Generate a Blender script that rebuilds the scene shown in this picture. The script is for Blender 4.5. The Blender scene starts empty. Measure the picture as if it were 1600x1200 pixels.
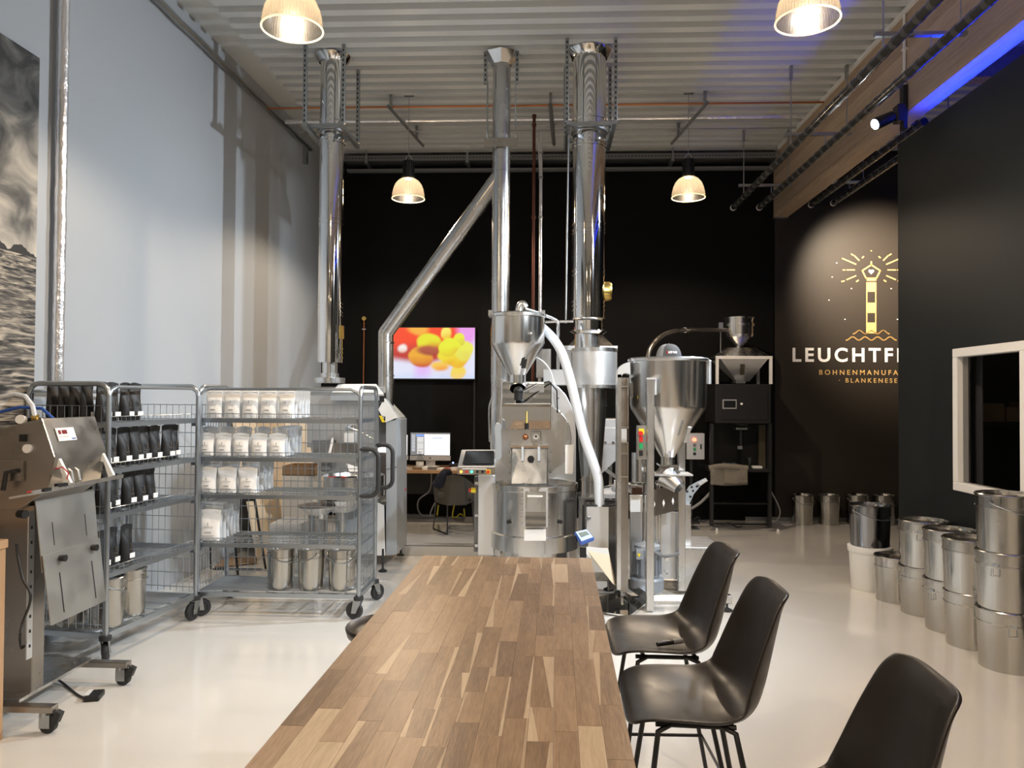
import bpy, bmesh, math, random
from mathutils import Vector, Matrix, noise
random.seed(7)
SC = bpy.context.scene
COL = SC.collection
PI = math.pi

# ------------------------------------------------------------------ camera
H, FPX = 1.55, 1200.0
YAW, PITCH, ROLL = math.radians(-2.6), math.radians(1.05), 0.006
_F = Vector((math.sin(YAW) * math.cos(PITCH), math.cos(YAW) * math.cos(PITCH), math.sin(PITCH)))
_R0 = _F.cross(Vector((0, 0, 1))).normalized()
_U0 = _R0.cross(_F)
_R = _R0 * math.cos(ROLL) + _U0 * math.sin(ROLL)
_U = _U0 * math.cos(ROLL) - _R0 * math.sin(ROLL)
cd = bpy.data.cameras.new('camera')
cd.sensor_width = 36.0
cd.lens = FPX * 36.0 / 1600.0
cd.clip_start = 0.05
cam = bpy.data.objects.new('camera', cd)
COL.objects.link(cam)
cam.matrix_world = Matrix(((_R.x, _U.x, -_F.x, 0), (_R.y, _U.y, -_F.y, 0), (_R.z, _U.z, -_F.z, H), (0, 0, 0, 1)))
SC.camera = cam

# ------------------------------------------------------------------ world and exposure
wd = bpy.data.worlds.new('night')
SC.world = wd
wd.use_nodes = True
wd.node_tree.nodes['Background'].inputs[0].default_value = (0.6, 0.7, 0.9, 1)
wd.node_tree.nodes['Background'].inputs[1].default_value = 0.05
vs = SC.view_settings
vs.view_transform = 'Standard'
vs.look = 'None'
vs.exposure = -0.06
vs.gamma = 1.0
vs.use_curve_mapping = False

WARM = (1.0, 0.79, 0.57)
COOL = (0.86, 0.94, 1.0)
PENDANT_W = 135.0      # each pendant lamp
SPOT_W = 820.0        # cool track spots on the machines
LOGO_W = 1500.0         # warm spot on the wall logo
BLUE_W = 70.0          # blue strip on top of the partition


def lamp(name, kind, loc, energy, color, parent=None, aim=None, size=0.05, angle=60, blend=0.5):
    l = bpy.data.lights.new(name, kind)
    l.energy = energy
    l.color = color
    if kind == 'SPOT':
        l.spot_size = math.radians(angle)
        l.spot_blend = blend
        l.shadow_soft_size = size
    elif kind == 'POINT':
        l.shadow_soft_size = size
    o = bpy.data.objects.new(name, l)
    COL.objects.link(o)
    o.location = loc
    if aim is not None:
        o.rotation_euler = (Vector(aim) - Vector(loc)).to_track_quat('-Z', 'Y').to_euler()
    if parent is not None:
        org = ORG[parent.name]
        o.parent = parent
        o.location = Vector(loc) - org
    return o


# ------------------------------------------------------------------ photo-survey helpers (pixel + real depth -> metres)
def W(x, y, Y):
    d = _F + _R * ((x - 800) / FPX) - _U * ((y - 600) / FPX)
    return Vector((0, 0, H)) + d * (Y / d.y)


def G(x, y, z=0.0):
    d = _F + _R * ((x - 800) / FPX) - _U * ((y - 600) / FPX)
    return Vector((0, 0, H)) + d * ((z - H) / d.z)


# ------------------------------------------------------------------ materials
M = {}


def mat(name, color, rough=0.5, metal=0.0, var=0.0, vscale=4.0, bump=0.0, bscale=60.0, stretch=(1, 1, 1), emit=None, es=1.0,
        coat=0.0, alpha=1.0, trans=0.0, rvar=0.0, spec=0.5):
    m = bpy.data.materials.new(name)
    m.use_nodes = True
    nt = m.node_tree
    b = nt.nodes['Principled BSDF']
    b.inputs['Base Color'].default_value = (*color, 1)
    b.inputs['Roughness'].default_value = rough
    b.inputs['Metallic'].default_value = metal
    b.inputs['Specular IOR Level'].default_value = spec
    if coat:
        b.inputs['Coat Weight'].default_value = coat
        b.inputs['Coat Roughness'].default_value = 0.08
    if trans:
        b.inputs['Transmission Weight'].default_value = trans
    if alpha < 1:
        b.inputs['Alpha'].default_value = alpha
    if emit:
        b.inputs['Emission Color'].default_value = (*emit, 1)
        b.inputs['Emission Strength'].default_value = es
    if var or bump or rvar:
        tc = nt.nodes.new('ShaderNodeTexCoord')
        mp = nt.nodes.new('ShaderNodeMapping')
        mp.inputs['Scale'].default_value = stretch
        nt.links.new(tc.outputs['Object'], mp.inputs[0])
    if var:
        n = nt.nodes.new('ShaderNodeTexNoise')
        n.inputs['Scale'].default_value = vscale
        n.inputs['Detail'].default_value = 4
        nt.links.new(mp.outputs[0], n.inputs['Vector'])
        mx = nt.nodes.new('ShaderNodeMix')
        mx.data_type = 'RGBA'
        lo = [max(0, c * (1 - var)) for c in color]
        hi = [min(1, c * (1 + var)) for c in color]
        mx.inputs[6].default_value = (*lo, 1)
        mx.inputs[7].default_value = (*hi, 1)
        nt.links.new(n.outputs[0], mx.inputs[0])
        nt.links.new(mx.outputs[2], b.inputs['Base Color'])
    if rvar:
        n = nt.nodes.new('ShaderNodeTexNoise')
        n.inputs['Scale'].default_value = vscale
        n.inputs['Detail'].default_value = 3
        nt.links.new(mp.outputs[0], n.inputs['Vector'])
        r = nt.nodes.new('ShaderNodeMapRange')
        r.inputs[1].default_value = 0.3
        r.inputs[2].default_value = 0.7
        r.inputs[3].default_value = max(0.02, rough - rvar)
        r.inputs[4].default_value = rough + rvar
        nt.links.new(n.outputs[0], r.inputs[0])
        nt.links.new(r.outputs[0], b.inputs['Roughness'])
    if bump:
        n = nt.nodes.new('ShaderNodeTexNoise')
        n.inputs['Scale'].default_value = bscale
        n.inputs['Detail'].default_value = 3
        nt.links.new(mp.outputs[0], n.inputs['Vector'])
        bp = nt.nodes.new('ShaderNodeBump')
        bp.inputs['Strength'].default_value = bump
        bp.inputs['Distance'].default_value = 0.01
        nt.links.new(n.outputs[0], bp.inputs['Height'])
        nt.links.new(bp.outputs[0], b.inputs['Normal'])
    M[name] = m
    return m


mat('floor', (0.71, 0.69, 0.65), 0.16, var=0.03, vscale=1.2, bump=0.02, bscale=180, rvar=0.05, coat=0.4)
mat('wall_grey', (0.38, 0.41, 0.445), 0.55, var=0.03, vscale=0.8, bump=0.03, bscale=160)
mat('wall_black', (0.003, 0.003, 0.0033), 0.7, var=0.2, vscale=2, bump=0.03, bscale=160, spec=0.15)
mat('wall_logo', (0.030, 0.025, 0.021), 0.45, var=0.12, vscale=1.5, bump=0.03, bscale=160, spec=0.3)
mat('wall_slate', (0.0075, 0.0105, 0.0125), 0.5, var=0.1, vscale=2, bump=0.03, bscale=160, spec=0.35)
mat('deck', (0.60, 0.62, 0.62), 0.45, var=0.03)
mat('steel', (0.70, 0.70, 0.69), 0.27, 1.0, rvar=0.06, vscale=12, stretch=(1, 1, 0.15))
mat('steel_v', (0.72, 0.715, 0.70), 0.22, 1.0, rvar=0.05, vscale=30, stretch=(1, 1, 0.05))
mat('steel_dark', (0.38, 0.35, 0.315), 0.33, 1.0, rvar=0.08, vscale=9)
mat('steel_satin', (0.72, 0.73, 0.74), 0.42, 0.9, rvar=0.05, vscale=8)
mat('chrome', (0.80, 0.79, 0.77), 0.05, 1.0, bump=0.004, bscale=3)
mat('mirror', (0.86, 0.85, 0.84), 0.03, 1.0, bump=0.01, bscale=4)
mat('duct', (0.60, 0.60, 0.595), 0.25, 1.0, rvar=0.06, vscale=5)
mat('galv', (0.42, 0.44, 0.45), 0.38, 1.0, var=0.15, vscale=14)
mat('tin', (0.54, 0.525, 0.49), 0.20, 1.0, var=0.10, vscale=7, rvar=0.10, bump=0.02, bscale=14)
mat('tin_lid', (0.36, 0.35, 0.34), 0.3, 1.0)
mat('zinc_wire', (0.45, 0.49, 0.53), 0.3, 0.95)
mat('foil', (0.88, 0.88, 0.90), 0.28, 0.85, bump=0.8, bscale=26, stretch=(1, 1, 0.7))
mat('copper', (0.55, 0.22, 0.10), 0.3, 1.0, var=0.15, vscale=6)
mat('copper_old', (0.13, 0.045, 0.028), 0.45, 0.6)
mat('black', (0.008, 0.008, 0.009), 0.45)
mat('black_soft', (0.012, 0.012, 0.013), 0.75)
mat('black_metal', (0.012, 0.012, 0.013), 0.4)
mat('rubber', (0.02, 0.021, 0.023), 0.6)
mat('shell', (0.014, 0.010, 0.007), 0.36, rvar=0.05, vscale=20, bump=0.03, bscale=400)
mat('white', (0.80, 0.80, 0.79), 0.4)
mat('white_paint', (0.78, 0.78, 0.77), 0.35)
mat('grey_paint', (0.42, 0.46, 0.50), 0.35, 0.3)
mat('grey_dark', (0.16, 0.165, 0.17), 0.45)
mat('motor_grey', (0.28, 0.31, 0.35), 0.4, 0.2)
mat('pouch_white', (0.86, 0.85, 0.83), 0.35, bump=0.25, bscale=18)
mat('pouch_clear', (0.62, 0.65, 0.68), 0.25, bump=0.2, bscale=14)
mat('pouch_black', (0.009, 0.009, 0.010), 0.5, bump=0.3, bscale=16)
mat('label_white', (0.85, 0.85, 0.83), 0.5)
mat('print_grey', (0.30, 0.29, 0.28), 0.6)
mat('gold', (0.62, 0.40, 0.15), 0.45, 0.0)
mat('gold_dim', (0.16, 0.12, 0.07), 0.5)
mat('steel_mid', (0.50, 0.495, 0.47), 0.38, 0.9, rvar=0.08, vscale=5)
mat('tube_band', (0.09, 0.09, 0.09), 0.2)
mat('tube', (0.045, 0.045, 0.045), 0.18)
mat('sign_white', (0.85, 0.84, 0.86), 0.4)
mat('red', (0.55, 0.02, 0.02), 0.35)
mat('green', (0.02, 0.30, 0.10), 0.35)
mat('yellow', (0.80, 0.62, 0.02), 0.4)
mat('blue', (0.03, 0.10, 0.42), 0.4)
mat('blue_pale', (0.45, 0.58, 0.85), 0.35)
mat('lcd', (0.18, 0.22, 0.20), 0.2)
mat('screen_off', (0.012, 0.014, 0.016), 0.12)
mat('brass', (0.60, 0.42, 0.12), 0.3, 1.0)
mat('card', (0.30, 0.20, 0.12), 0.8, var=0.08)
mat('card_white', (0.72, 0.73, 0.73), 0.6)
mat('board_cream', (0.78, 0.66, 0.50), 0.6)
mat('towel', (0.20, 0.18, 0.145), 0.95, var=0.25, vscale=40, bump=0.8, bscale=120)
mat('towel_blue', (0.05, 0.065, 0.09), 0.95, bump=0.6, bscale=100)
mat('chair_felt', (0.055, 0.05, 0.042), 0.8, var=0.1, vscale=30)
mat('jacket', (0.008, 0.010, 0.025), 0.85, bump=0.5, bscale=30)
mat('desk_wood', (0.42, 0.25, 0.13), 0.45, var=0.2, vscale=5, stretch=(1, 8, 8))
mat('bench_wood', (0.50, 0.31, 0.17), 0.45, var=0.15, vscale=6, stretch=(8, 8, 1))
mat('cap_grey', (0.06, 0.062, 0.066), 0.85, bump=0.2, bscale=200)
mat('cap_mesh', (0.22, 0.23, 0.24), 0.85, bump=0.3, bscale=300)
mat('hose', (0.70, 0.76, 0.84), 0.3, bump=0.35, bscale=90, stretch=(1, 1, 1.5))
mat('hose_grey', (0.25, 0.25, 0.25), 0.4)
mat('cable', (0.015, 0.015, 0.015), 0.5)
mat('cable_yellow', (0.55, 0.48, 0.03), 0.5)
mat('cable_grey', (0.30, 0.31, 0.32), 0.5)
mat('bin_white', (0.72, 0.73, 0.72), 0.4)
mat('paper', (0.62, 0.57, 0.50), 0.7)
mat('paper_brown', (0.25, 0.16, 0.09), 0.7)
mat('alu_white', (0.60, 0.60, 0.60), 0.4, 0.6)
mat('blind', (0.20, 0.21, 0.24), 0.5)
mat('tint', (0.10, 0.085, 0.05), 0.4)
mat('beans', (0.09, 0.035, 0.015), 0.6, bump=1.0, bscale=60)
mat('led_red', (0.6, 0.05, 0.03), 0.4, emit=(1.0, 0.12, 0.06), es=6)
mat('led_orange', (0.6, 0.2, 0.03), 0.4, emit=(1.0, 0.35, 0.06), es=3)
mat('led_green', (0.05, 0.5, 0.3), 0.4, emit=(0.1, 1.0, 0.6), es=1.5)
mat('led_blue', (0.1, 0.2, 0.9), 0.4, emit=(0.35, 0.5, 1.0), es=6)
mat('digit_red', (0.10, 0.005, 0.008), 0.3, emit=(0.5, 0.0, 0.02), es=0.25)
mat('blue_strip', (0.1, 0.1, 0.9), 0.4, emit=(0.02, 0.06, 1.0), es=20)
mat('spot_face', (1, 1, 1), 0.4, emit=COOL, es=60)
mat('rim_glow', (1.0, 0.85, 0.6), 0.3, emit=(1.0, 0.78, 0.42), es=1.4)
mat('led_chip', (1, 1, 1), 0.4, emit=(1.0, 0.85, 0.65), es=4)
mat('screen_white', (0.9, 0.92, 0.95), 0.3, emit=(0.93, 0.95, 1.0), es=1.1)
mat('screen_grey', (0.2, 0.21, 0.22), 0.3, emit=(0.3, 0.32, 0.36), es=0.35)
mat('screen_blue', (0.1, 0.2, 0.6), 0.3, emit=(0.25, 0.4, 0.85), es=0.8)
mat('screen_dark', (0.02, 0.02, 0.02), 0.3, emit=(0.05, 0.05, 0.055), es=0.4)


def shade_mat():
    m = bpy.data.materials.new('prismatic_acrylic')
    m.use_nodes = True
    nt = m.node_tree
    nt.nodes.clear()
    out = nt.nodes.new('ShaderNodeOutputMaterial')
    tr = nt.nodes.new('ShaderNodeBsdfTransparent')
    tr.inputs[0].default_value = (1.0, 0.97, 0.92, 1)
    tl = nt.nodes.new('ShaderNodeBsdfTranslucent')
    tl.inputs[0].default_value = (0.20, 0.18, 0.145, 1)
    df = nt.nodes.new('ShaderNodeBsdfGlossy')
    df.inputs[0].default_value = (0.5, 0.5, 0.5, 1)
    df.inputs[1].default_value = 0.3
    a = nt.nodes.new('ShaderNodeMixShader')
    a.inputs[0].default_value = 0.3
    nt.links.new(tl.outputs[0], a.inputs[1])
    nt.links.new(df.outputs[0], a.inputs[2])
    tc = nt.nodes.new('ShaderNodeTexCoord')
    wv = nt.nodes.new('ShaderNodeTexGradient')
    wv.gradient_type = 'RADIAL'
    nt.links.new(tc.outputs['Object'], wv.inputs[0])
    mm = nt.nodes.new('ShaderNodeMath')
    mm.operation = 'MULTIPLY'
    mm.inputs[1].default_value = 2 * PI * 60
    nt.links.new(wv.outputs[1], mm.inputs[0])
    s = nt.nodes.new('ShaderNodeMath')
    s.operation = 'SINE'
    nt.links.new(mm.outputs[0], s.inputs[0])
    r = nt.nodes.new('ShaderNodeMapRange')
    r.inputs[1].default_value = -1
    r.inputs[2].default_value = 1
    r.inputs[3].default_value = 0.30
    r.inputs[4].default_value = 0.55
    nt.links.new(s.outputs[0], r.inputs[0])
    mx = nt.nodes.new('ShaderNodeMixShader')
    nt.links.new(r.outputs[0], mx.inputs[0])
    nt.links.new(tr.outputs[0], mx.inputs[1])
    nt.links.new(a.outputs[0], mx.inputs[2])
    nt.links.new(mx.outputs[0], out.inputs[0])
    M['shade'] = m


shade_mat()


def glass_mat(name, tint, refl_rough, mixf):
    m = bpy.data.materials.new(name)
    m.use_nodes = True
    nt = m.node_tree
    nt.nodes.clear()
    out = nt.nodes.new('ShaderNodeOutputMaterial')
    tr = nt.nodes.new('ShaderNodeBsdfTransparent')
    tr.inputs[0].default_value = (*tint, 1)
    gl = nt.nodes.new('ShaderNodeBsdfGlossy')
    gl.inputs[0].default_value = (0.9, 0.9, 0.9, 1)
    gl.inputs[1].default_value = refl_rough
    lw = nt.nodes.new('ShaderNodeLayerWeight')
    lw.inputs[0].default_value = 0.5
    pw = nt.nodes.new('ShaderNodeMath')
    pw.operation = 'POWER'
    pw.inputs[1].default_value = 3.5
    nt.links.new(lw.outputs['Facing'], pw.inputs[0])
    fr = nt.nodes.new('ShaderNodeMath')
    fr.operation = 'MULTIPLY_ADD'
    fr.inputs[1].default_value = mixf
    fr.inputs[2].default_value = 0.04
    nt.links.new(pw.outputs[0], fr.inputs[0])
    mx = nt.nodes.new('ShaderNodeMixShader')
    nt.links.new(fr.outputs[0], mx.inputs[0])
    nt.links.new(tr.outputs[0], mx.inputs[1])
    nt.links.new(gl.outputs[0], mx.inputs[2])
    nt.links.new(mx.outputs[0], out.inputs[0])
    M[name] = m


glass_mat('pane', (0.75, 0.75, 0.75), 0.02, 0.5)
glass_mat('clear', (0.85, 0.88, 0.88), 0.03, 0.6)


def wood_mat(name, ramp, rough, axis_scale, use_random=True):
    m = bpy.data.materials.new(name)
    m.use_nodes = True
    nt = m.node_tree
    b = nt.nodes['Principled BSDF']
    b.inputs['Roughness'].default_value = rough
    tc = nt.nodes.new('ShaderNodeTexCoord')
    oi = nt.nodes.new('ShaderNodeObjectInfo')
    ad = nt.nodes.new('ShaderNodeVectorMath')
    ad.operation = 'ADD'
    sc = nt.nodes.new('ShaderNodeMath')
    sc.operation = 'MULTIPLY'
    sc.inputs[1].default_value = 37.0
    nt.links.new(oi.outputs['Random'], sc.inputs[0])
    nt.links.new(tc.outputs['Object'], ad.inputs[0])
    nt.links.new(sc.outputs[0], ad.inputs[1])
    mp = nt.nodes.new('ShaderNodeMapping')
    mp.inputs['Scale'].default_value = axis_scale
    nt.links.new(ad.outputs[0], mp.inputs[0])
    n = nt.nodes.new('ShaderNodeTexNoise')
    n.inputs['Scale'].default_value = 3.0
    n.inputs['Detail'].default_value = 6
    n.inputs['Distortion'].default_value = 0.6
    nt.links.new(mp.outputs[0], n.inputs['Vector'])
    wv = nt.nodes.new('ShaderNodeTexNoise')
    wv.inputs['Scale'].default_value = 14.0
    wv.inputs['Detail'].default_value = 8
    nt.links.new(mp.outputs[0], wv.inputs['Vector'])
    mxf = nt.nodes.new('ShaderNodeMath')
    mxf.operation = 'MULTIPLY_ADD'
    mxf.inputs[1].default_value = 0.75
    nt.links.new(n.outputs[0], mxf.inputs[0])
    m2 = nt.nodes.new('ShaderNodeMath')
    m2.operation = 'MULTIPLY_ADD'
    m2.inputs[1].default_value = 0.85
    nt.links.new(wv.outputs[0], m2.inputs[0])
    if use_random:
        m3 = nt.nodes.new('ShaderNodeMath')
        m3.operation = 'MULTIPLY'
        m3.operation = 'MULTIPLY_ADD'
        m3.inputs[1].default_value = 0.50
        m3.inputs[2].default_value = -0.45
        nt.links.new(oi.outputs['Random'], m3.inputs[0])
        nt.links.new(m3.outputs[0], m2.inputs[2])
    else:
        m2.inputs[2].default_value = -0.2
    nt.links.new(m2.outputs[0], mxf.inputs[2])
    cr = nt.nodes.new('ShaderNodeValToRGB')
    e = cr.color_ramp.elements
    e[0].position, e[0].color = 0.25, (*ramp[0], 1)
    e[1].position, e[1].color = 0.95, (*ramp[2], 1)
    k = e.new(0.6)
    k.color = (*ramp[1], 1)
    nt.links.new(mxf.outputs[0], cr.inputs[0])
    nt.links.new(cr.outputs[0], b.inputs['Base Color'])
    bp = nt.nodes.new('ShaderNodeBump')
    bp.inputs['Strength'].default_value = 0.08
    bp.inputs['Distance'].default_value = 0.004
    nt.links.new(wv.outputs[0], bp.inputs['Height'])
    nt.links.new(bp.outputs[0], b.inputs['Normal'])
    M[name] = m


wood_mat('oak', ((0.125, 0.073, 0.035), (0.215, 0.136, 0.073), (0.31, 0.207, 0.122)), 0.36, (18, 1.6, 18))
wood_mat('sapwood', ((0.30, 0.215, 0.135), (0.38, 0.285, 0.185), (0.45, 0.35, 0.24)), 0.36, (18, 1.6, 18))
wood_mat('glulam', ((0.30, 0.215, 0.145), (0.40, 0.295, 0.205), (0.50, 0.385, 0.28)), 0.5, (14, 0.7, 14), True)


def poster_mat():
    m = bpy.data.materials.new('sea_print')
    m.use_nodes = True
    nt = m.node_tree
    b = nt.nodes['Principled BSDF']
    b.inputs['Roughness'].default_value = 0.6
    L = nt.links.new

    def node(t, **k):
        n = nt.nodes.new(t)
        for a, v in k.items():
            setattr(n, a, v)
        return n
    tc = node('ShaderNodeTexCoord')
    sep = node('ShaderNodeSeparateXYZ')
    L(tc.outputs['Object'], sep.inputs[0])

    def ramp(src, stops):
        cr = node('ShaderNodeValToRGB')
        e = cr.color_ramp.elements
        e[0].position, e[0].color = stops[0][0], (*stops[0][1], 1)
        e[1].position, e[1].color = stops[-1][0], (*stops[-1][1], 1)
        for p, c in stops[1:-1]:
            k = e.new(p)
            k.color = (*c, 1)
        L(src, cr.inputs[0])
        return cr.outputs[0]

    def tex(scale, vec, detail, dist):
        mp = node('ShaderNodeMapping')
        mp.inputs['Scale'].default_value = vec
        L(tc.outputs['Object'], mp.inputs[0])
        n = node('ShaderNodeTexNoise')
        n.inputs['Scale'].default_value = scale
        n.inputs['Detail'].default_value = detail
        n.inputs['Distortion'].default_value = dist
        L(mp.outputs[0], n.inputs['Vector'])
        return n.outputs[0]
    cl = tex(2.6, (1, 1, 1.3), 9, 0.8)
    # clouds darker higher up, pale near the horizon (a printed photograph)
    zm = node('ShaderNodeMapRange')
    zm.inputs[1].default_value, zm.inputs[2].default_value = 0.95, 2.0
    zm.inputs[3].default_value, zm.inputs[4].default_value = 0.16, -0.10
    L(sep.outputs['Z'], zm.inputs[0])
    ca = node('ShaderNodeMath', operation='ADD')
    L(cl, ca.inputs[0])
    L(zm.outputs[0], ca.inputs[1])
    sky = ramp(ca.outputs[0], [(0.36, (0.018, 0.018, 0.018)), (0.47, (0.10, 0.098, 0.092)), (0.58, (0.30, 0.285, 0.255)), (0.75, (0.58, 0.53, 0.45))])
    # waves: fine near the horizon, larger below
    w1 = tex(4.0, (1, 0.8, 7), 6, 1.2)
    w2 = tex(10.0, (1, 0.8, 8), 5, 1.0)
    zz = node('ShaderNodeMapRange')
    zz.inputs[1].default_value, zz.inputs[2].default_value = 0.2, 0.95
    L(sep.outputs['Z'], zz.inputs[0])
    wm = node('ShaderNodeMix')
    L(zz.outputs[0], wm.inputs[0])
    L(w1, wm.inputs[2])
    L(w2, wm.inputs[3])
    sea = ramp(wm.outputs[0], [(0.40, (0.012, 0.012, 0.012)), (0.50, (0.11, 0.10, 0.09)), (0.57, (0.30, 0.27, 0.22)), (0.68, (0.52, 0.46, 0.37))])
    # far shore: a dark bumpy band on the horizon
    tr = tex(5.0, (1, 1, 0.001), 4, 0)
    hz = node('ShaderNodeMath', operation='MULTIPLY_ADD')
    hz.inputs[1].default_value = 0.28
    hz.inputs[2].default_value = 0.83
    L(tr, hz.inputs[0])
    lt = node('ShaderNodeMath', operation='LESS_THAN')
    L(sep.outputs['Z'], lt.inputs[0])
    L(hz.outputs[0], lt.inputs[1])
    mA = node('ShaderNodeMix', data_type='RGBA')
    L(lt.outputs[0], mA.inputs[0])
    L(sky, mA.inputs[6])
    mA.inputs[7].default_value = (0.02, 0.019, 0.018, 1)
    l2 = node('ShaderNodeMath', operation='LESS_THAN')
    L(sep.outputs['Z'], l2.inputs[0])
    l2.inputs[1].default_value = 0.93
    mB = node('ShaderNodeMix', data_type='RGBA')
    L(l2.outputs[0], mB.inputs[0])
    L(mA.outputs[2], mB.inputs[6])
    L(sea, mB.inputs[7])
    L(mB.outputs[2], b.inputs['Base Color'])
    M['poster'] = m


poster_mat()


def tv_mat():
    m = bpy.data.materials.new('ink_cloud_picture')
    m.use_nodes = True
    nt = m.node_tree
    b = nt.nodes['Principled BSDF']
    b.inputs['Base Color'].default_value = (0.02, 0.02, 0.02, 1)
    b.inputs['Roughness'].default_value = 0.3
    a = nt.nodes.new('ShaderNodeVertexColor')
    a.layer_name = 'Col'
    nt.links.new(a.outputs[0], b.inputs['Emission Color'])
    b.inputs['Emission Strength'].default_value = 1.0
    M['tv'] = m


tv_mat()

# ------------------------------------------------------------------ mesh builder
ORG = {}


class MB:
    def __init__(s):
        s.v, s.f = [], []

    def add(s, vs_, fs):
        o = len(s.v)
        s.v += [Vector(p) for p in vs_]
        s.f += [tuple(i + o for i in f) for f in fs]
        return s

    def box(s, c, d, rz=0.0, ry=0.0, rx=0.0):
        R = Matrix.Rotation(rz, 3, 'Z') @ Matrix.Rotation(ry, 3, 'Y') @ Matrix.Rotation(rx, 3, 'X')
        c = Vector(c)
        p = [c + R @ Vector((d[0] / 2 * i, d[1] / 2 * j, d[2] / 2 * k)) for i in (-1, 1) for j in (-1, 1) for k in (-1, 1)]
        return s.add(p, [(0, 1, 3, 2), (4, 6, 7, 5), (0, 4, 5, 1), (2, 3, 7, 6), (0, 2, 6, 4), (1, 5, 7, 3)])

    def b2(s, a, b):
        return s.box([(a[i] + b[i]) / 2 for i in range(3)], [abs(b[i] - a[i]) for i in range(3)])

    def cyl(s, p0, p1, r0, r1=None, n=16, caps=True):
        p0, p1 = Vector(p0), Vector(p1)
        r1 = r0 if r1 is None else r1
        q = (p1 - p0).normalized()
        a = q.orthogonal().normalized()
        b = q.cross(a)
        P = []
        for p, r in ((p0, r0), (p1, r1)):
            P += [p + (a * math.cos(2 * PI * i / n) + b * math.sin(2 * PI * i / n)) * r for i in range(n)]
        F = [(i, (i + 1) % n, n + (i + 1) % n, n + i) for i in range(n)]
        if caps:
            F += [tuple(range(n - 1, -1, -1)), tuple(range(n, 2 * n))]
        return s.add(P, F)

    def tube(s, pts, r, n=8, closed=False):
        pts = [Vector(p) for p in pts]
        m = len(pts)
        P = []
        a = None
        for i, p in enumerate(pts):
            if closed:
                t = (pts[(i + 1) % m] - pts[i - 1]).normalized()
            else:
                t = (pts[min(i + 1, m - 1)] - pts[max(i - 1, 0)]).normalized()
            if a is None:
                a = t.orthogonal().normalized()
                if n == 4:
                    a = (a + t.cross(a)).normalized()
            else:
                a = (a - t * a.dot(t))
                a = a.normalized() if a.length > 1e-6 else t.orthogonal().normalized()
            b = t.cross(a)
            rr = r[i] if isinstance(r, (list, tuple)) else r
            P += [p + (a * math.cos(2 * PI * k / n) + b * math.sin(2 * PI * k / n)) * rr for k in range(n)]
        F = []
        for i in range(m if closed else m - 1):
            j = (i + 1) % m
            F += [(i * n + k, i * n + (k + 1) % n, j * n + (k + 1) % n, j * n + k) for k in range(n)]
        if not closed:
            F += [tuple(range(n - 1, -1, -1)), tuple(range((m - 1) * n, m * n))]
        return s.add(P, F)

    def lathe(s, prof, c=(0, 0, 0), n=32, a0=0.0, a1=2 * PI, rot=None):
        c = Vector(c)
        full = abs(a1 - a0 - 2 * PI) < 1e-6
        k = n if full else n + 1
        P = []
        for r, z in prof:
            for i in range(k):
                t = a0 + (a1 - a0) * i / n
                q = Vector((r * math.cos(t), r * math.sin(t), z))
                P.append(c + (rot @ q if rot else q))
        F = []
        for j in range(len(prof) - 1):
            for i in range(n):
                i2 = (i + 1) % k
                F.append((j * k + i, j * k + i2, (j + 1) * k + i2, (j + 1) * k + i))
        return s.add(P, F)

    def prism(s, poly, axis, a, b):
        n = len(poly)
        P = []
        for h in (a, b):
            for u, w in poly:
                P.append({'x': (h, u, w), 'y': (u, h, w), 'z': (u, w, h)}[axis])
        F = [(i, (i + 1) % n, n + (i + 1) % n, n + i) for i in range(n)]
        F += [tuple(range(n - 1, -1, -1)), tuple(range(n, 2 * n))]
        return s.add(P, F)

    def plate(s, q, t):
        q = [Vector(p) for p in q]
        nrm = (q[1] - q[0]).cross(q[-1] - q[0]).normalized() * t
        n = len(q)
        F = [(i, (i + 1) % n, n + (i + 1) % n, n + i) for i in range(n)]
        F += [tuple(range(n - 1, -1, -1)), tuple(range(n, 2 * n))]
        return s.add(q + [p + nrm for p in q], F)

    def ball(s, c, r, n=16, sq=(1, 1, 1)):
        m = n // 2
        prof = [(max(1e-5, math.sin(PI * i / m)), -math.cos(PI * i / m)) for i in range(m + 1)]
        o = len(s.v)
        s.lathe(prof, (0, 0, 0), n)
        for i in range(o, len(s.v)):
            p = s.v[i]
            s.v[i] = Vector(c) + Vector((p.x * r * sq[0], p.y * r * sq[1], p.z * r * sq[2]))
        return s

    # helpers in survey pixels
    def bxp(s, x0, y0, x1, y1, Ya, Yb):
        a, b = W(x0, y0, Ya), W(x1, y1, Ya)
        return s.b2((a.x, Ya, b.z), (b.x, Yb, a.z))

    def lap(s, xc, Y, prof, n=32):
        c = W(xc, prof[0][1], Y)
        return s.lathe([(r * Y / FPX, W(xc, y, Y).z) for r, y in prof], (c.x, Y, 0), n)

    def build(s, name, m, parent=None, org=None, smooth=True, bev=0.0, seg=1, ang=0.6, merge=False):
        o0 = ORG[parent.name] if parent is not None else Vector(org or (0, 0, 0))
        me = bpy.data.meshes.new(name)
        me.from_pydata([tuple(p - o0) for p in s.v], [], s.f)
        bm = bmesh.new()
        bm.from_mesh(me)
        if merge:
            bmesh.ops.remove_doubles(bm, verts=bm.verts, dist=1e-5)
        bmesh.ops.recalc_face_normals(bm, faces=bm.faces)
        if bev:
            ed = [e for e in bm.edges if len(e.link_faces) == 2 and e.calc_face_angle(0) > 0.7]
            bmesh.ops.bevel(bm, geom=ed, offset=bev, segments=seg, affect='EDGES', profile=0.5, clamp_overlap=True)
        bm.to_mesh(me)
        bm.free()
        if smooth:
            me.polygons.foreach_set('use_smooth', [True] * len(me.polygons))
            me.set_sharp_from_angle(angle=ang)
        me.materials.append(M[m] if isinstance(m, str) else m)
        o = bpy.data.objects.new(name, me)
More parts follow.
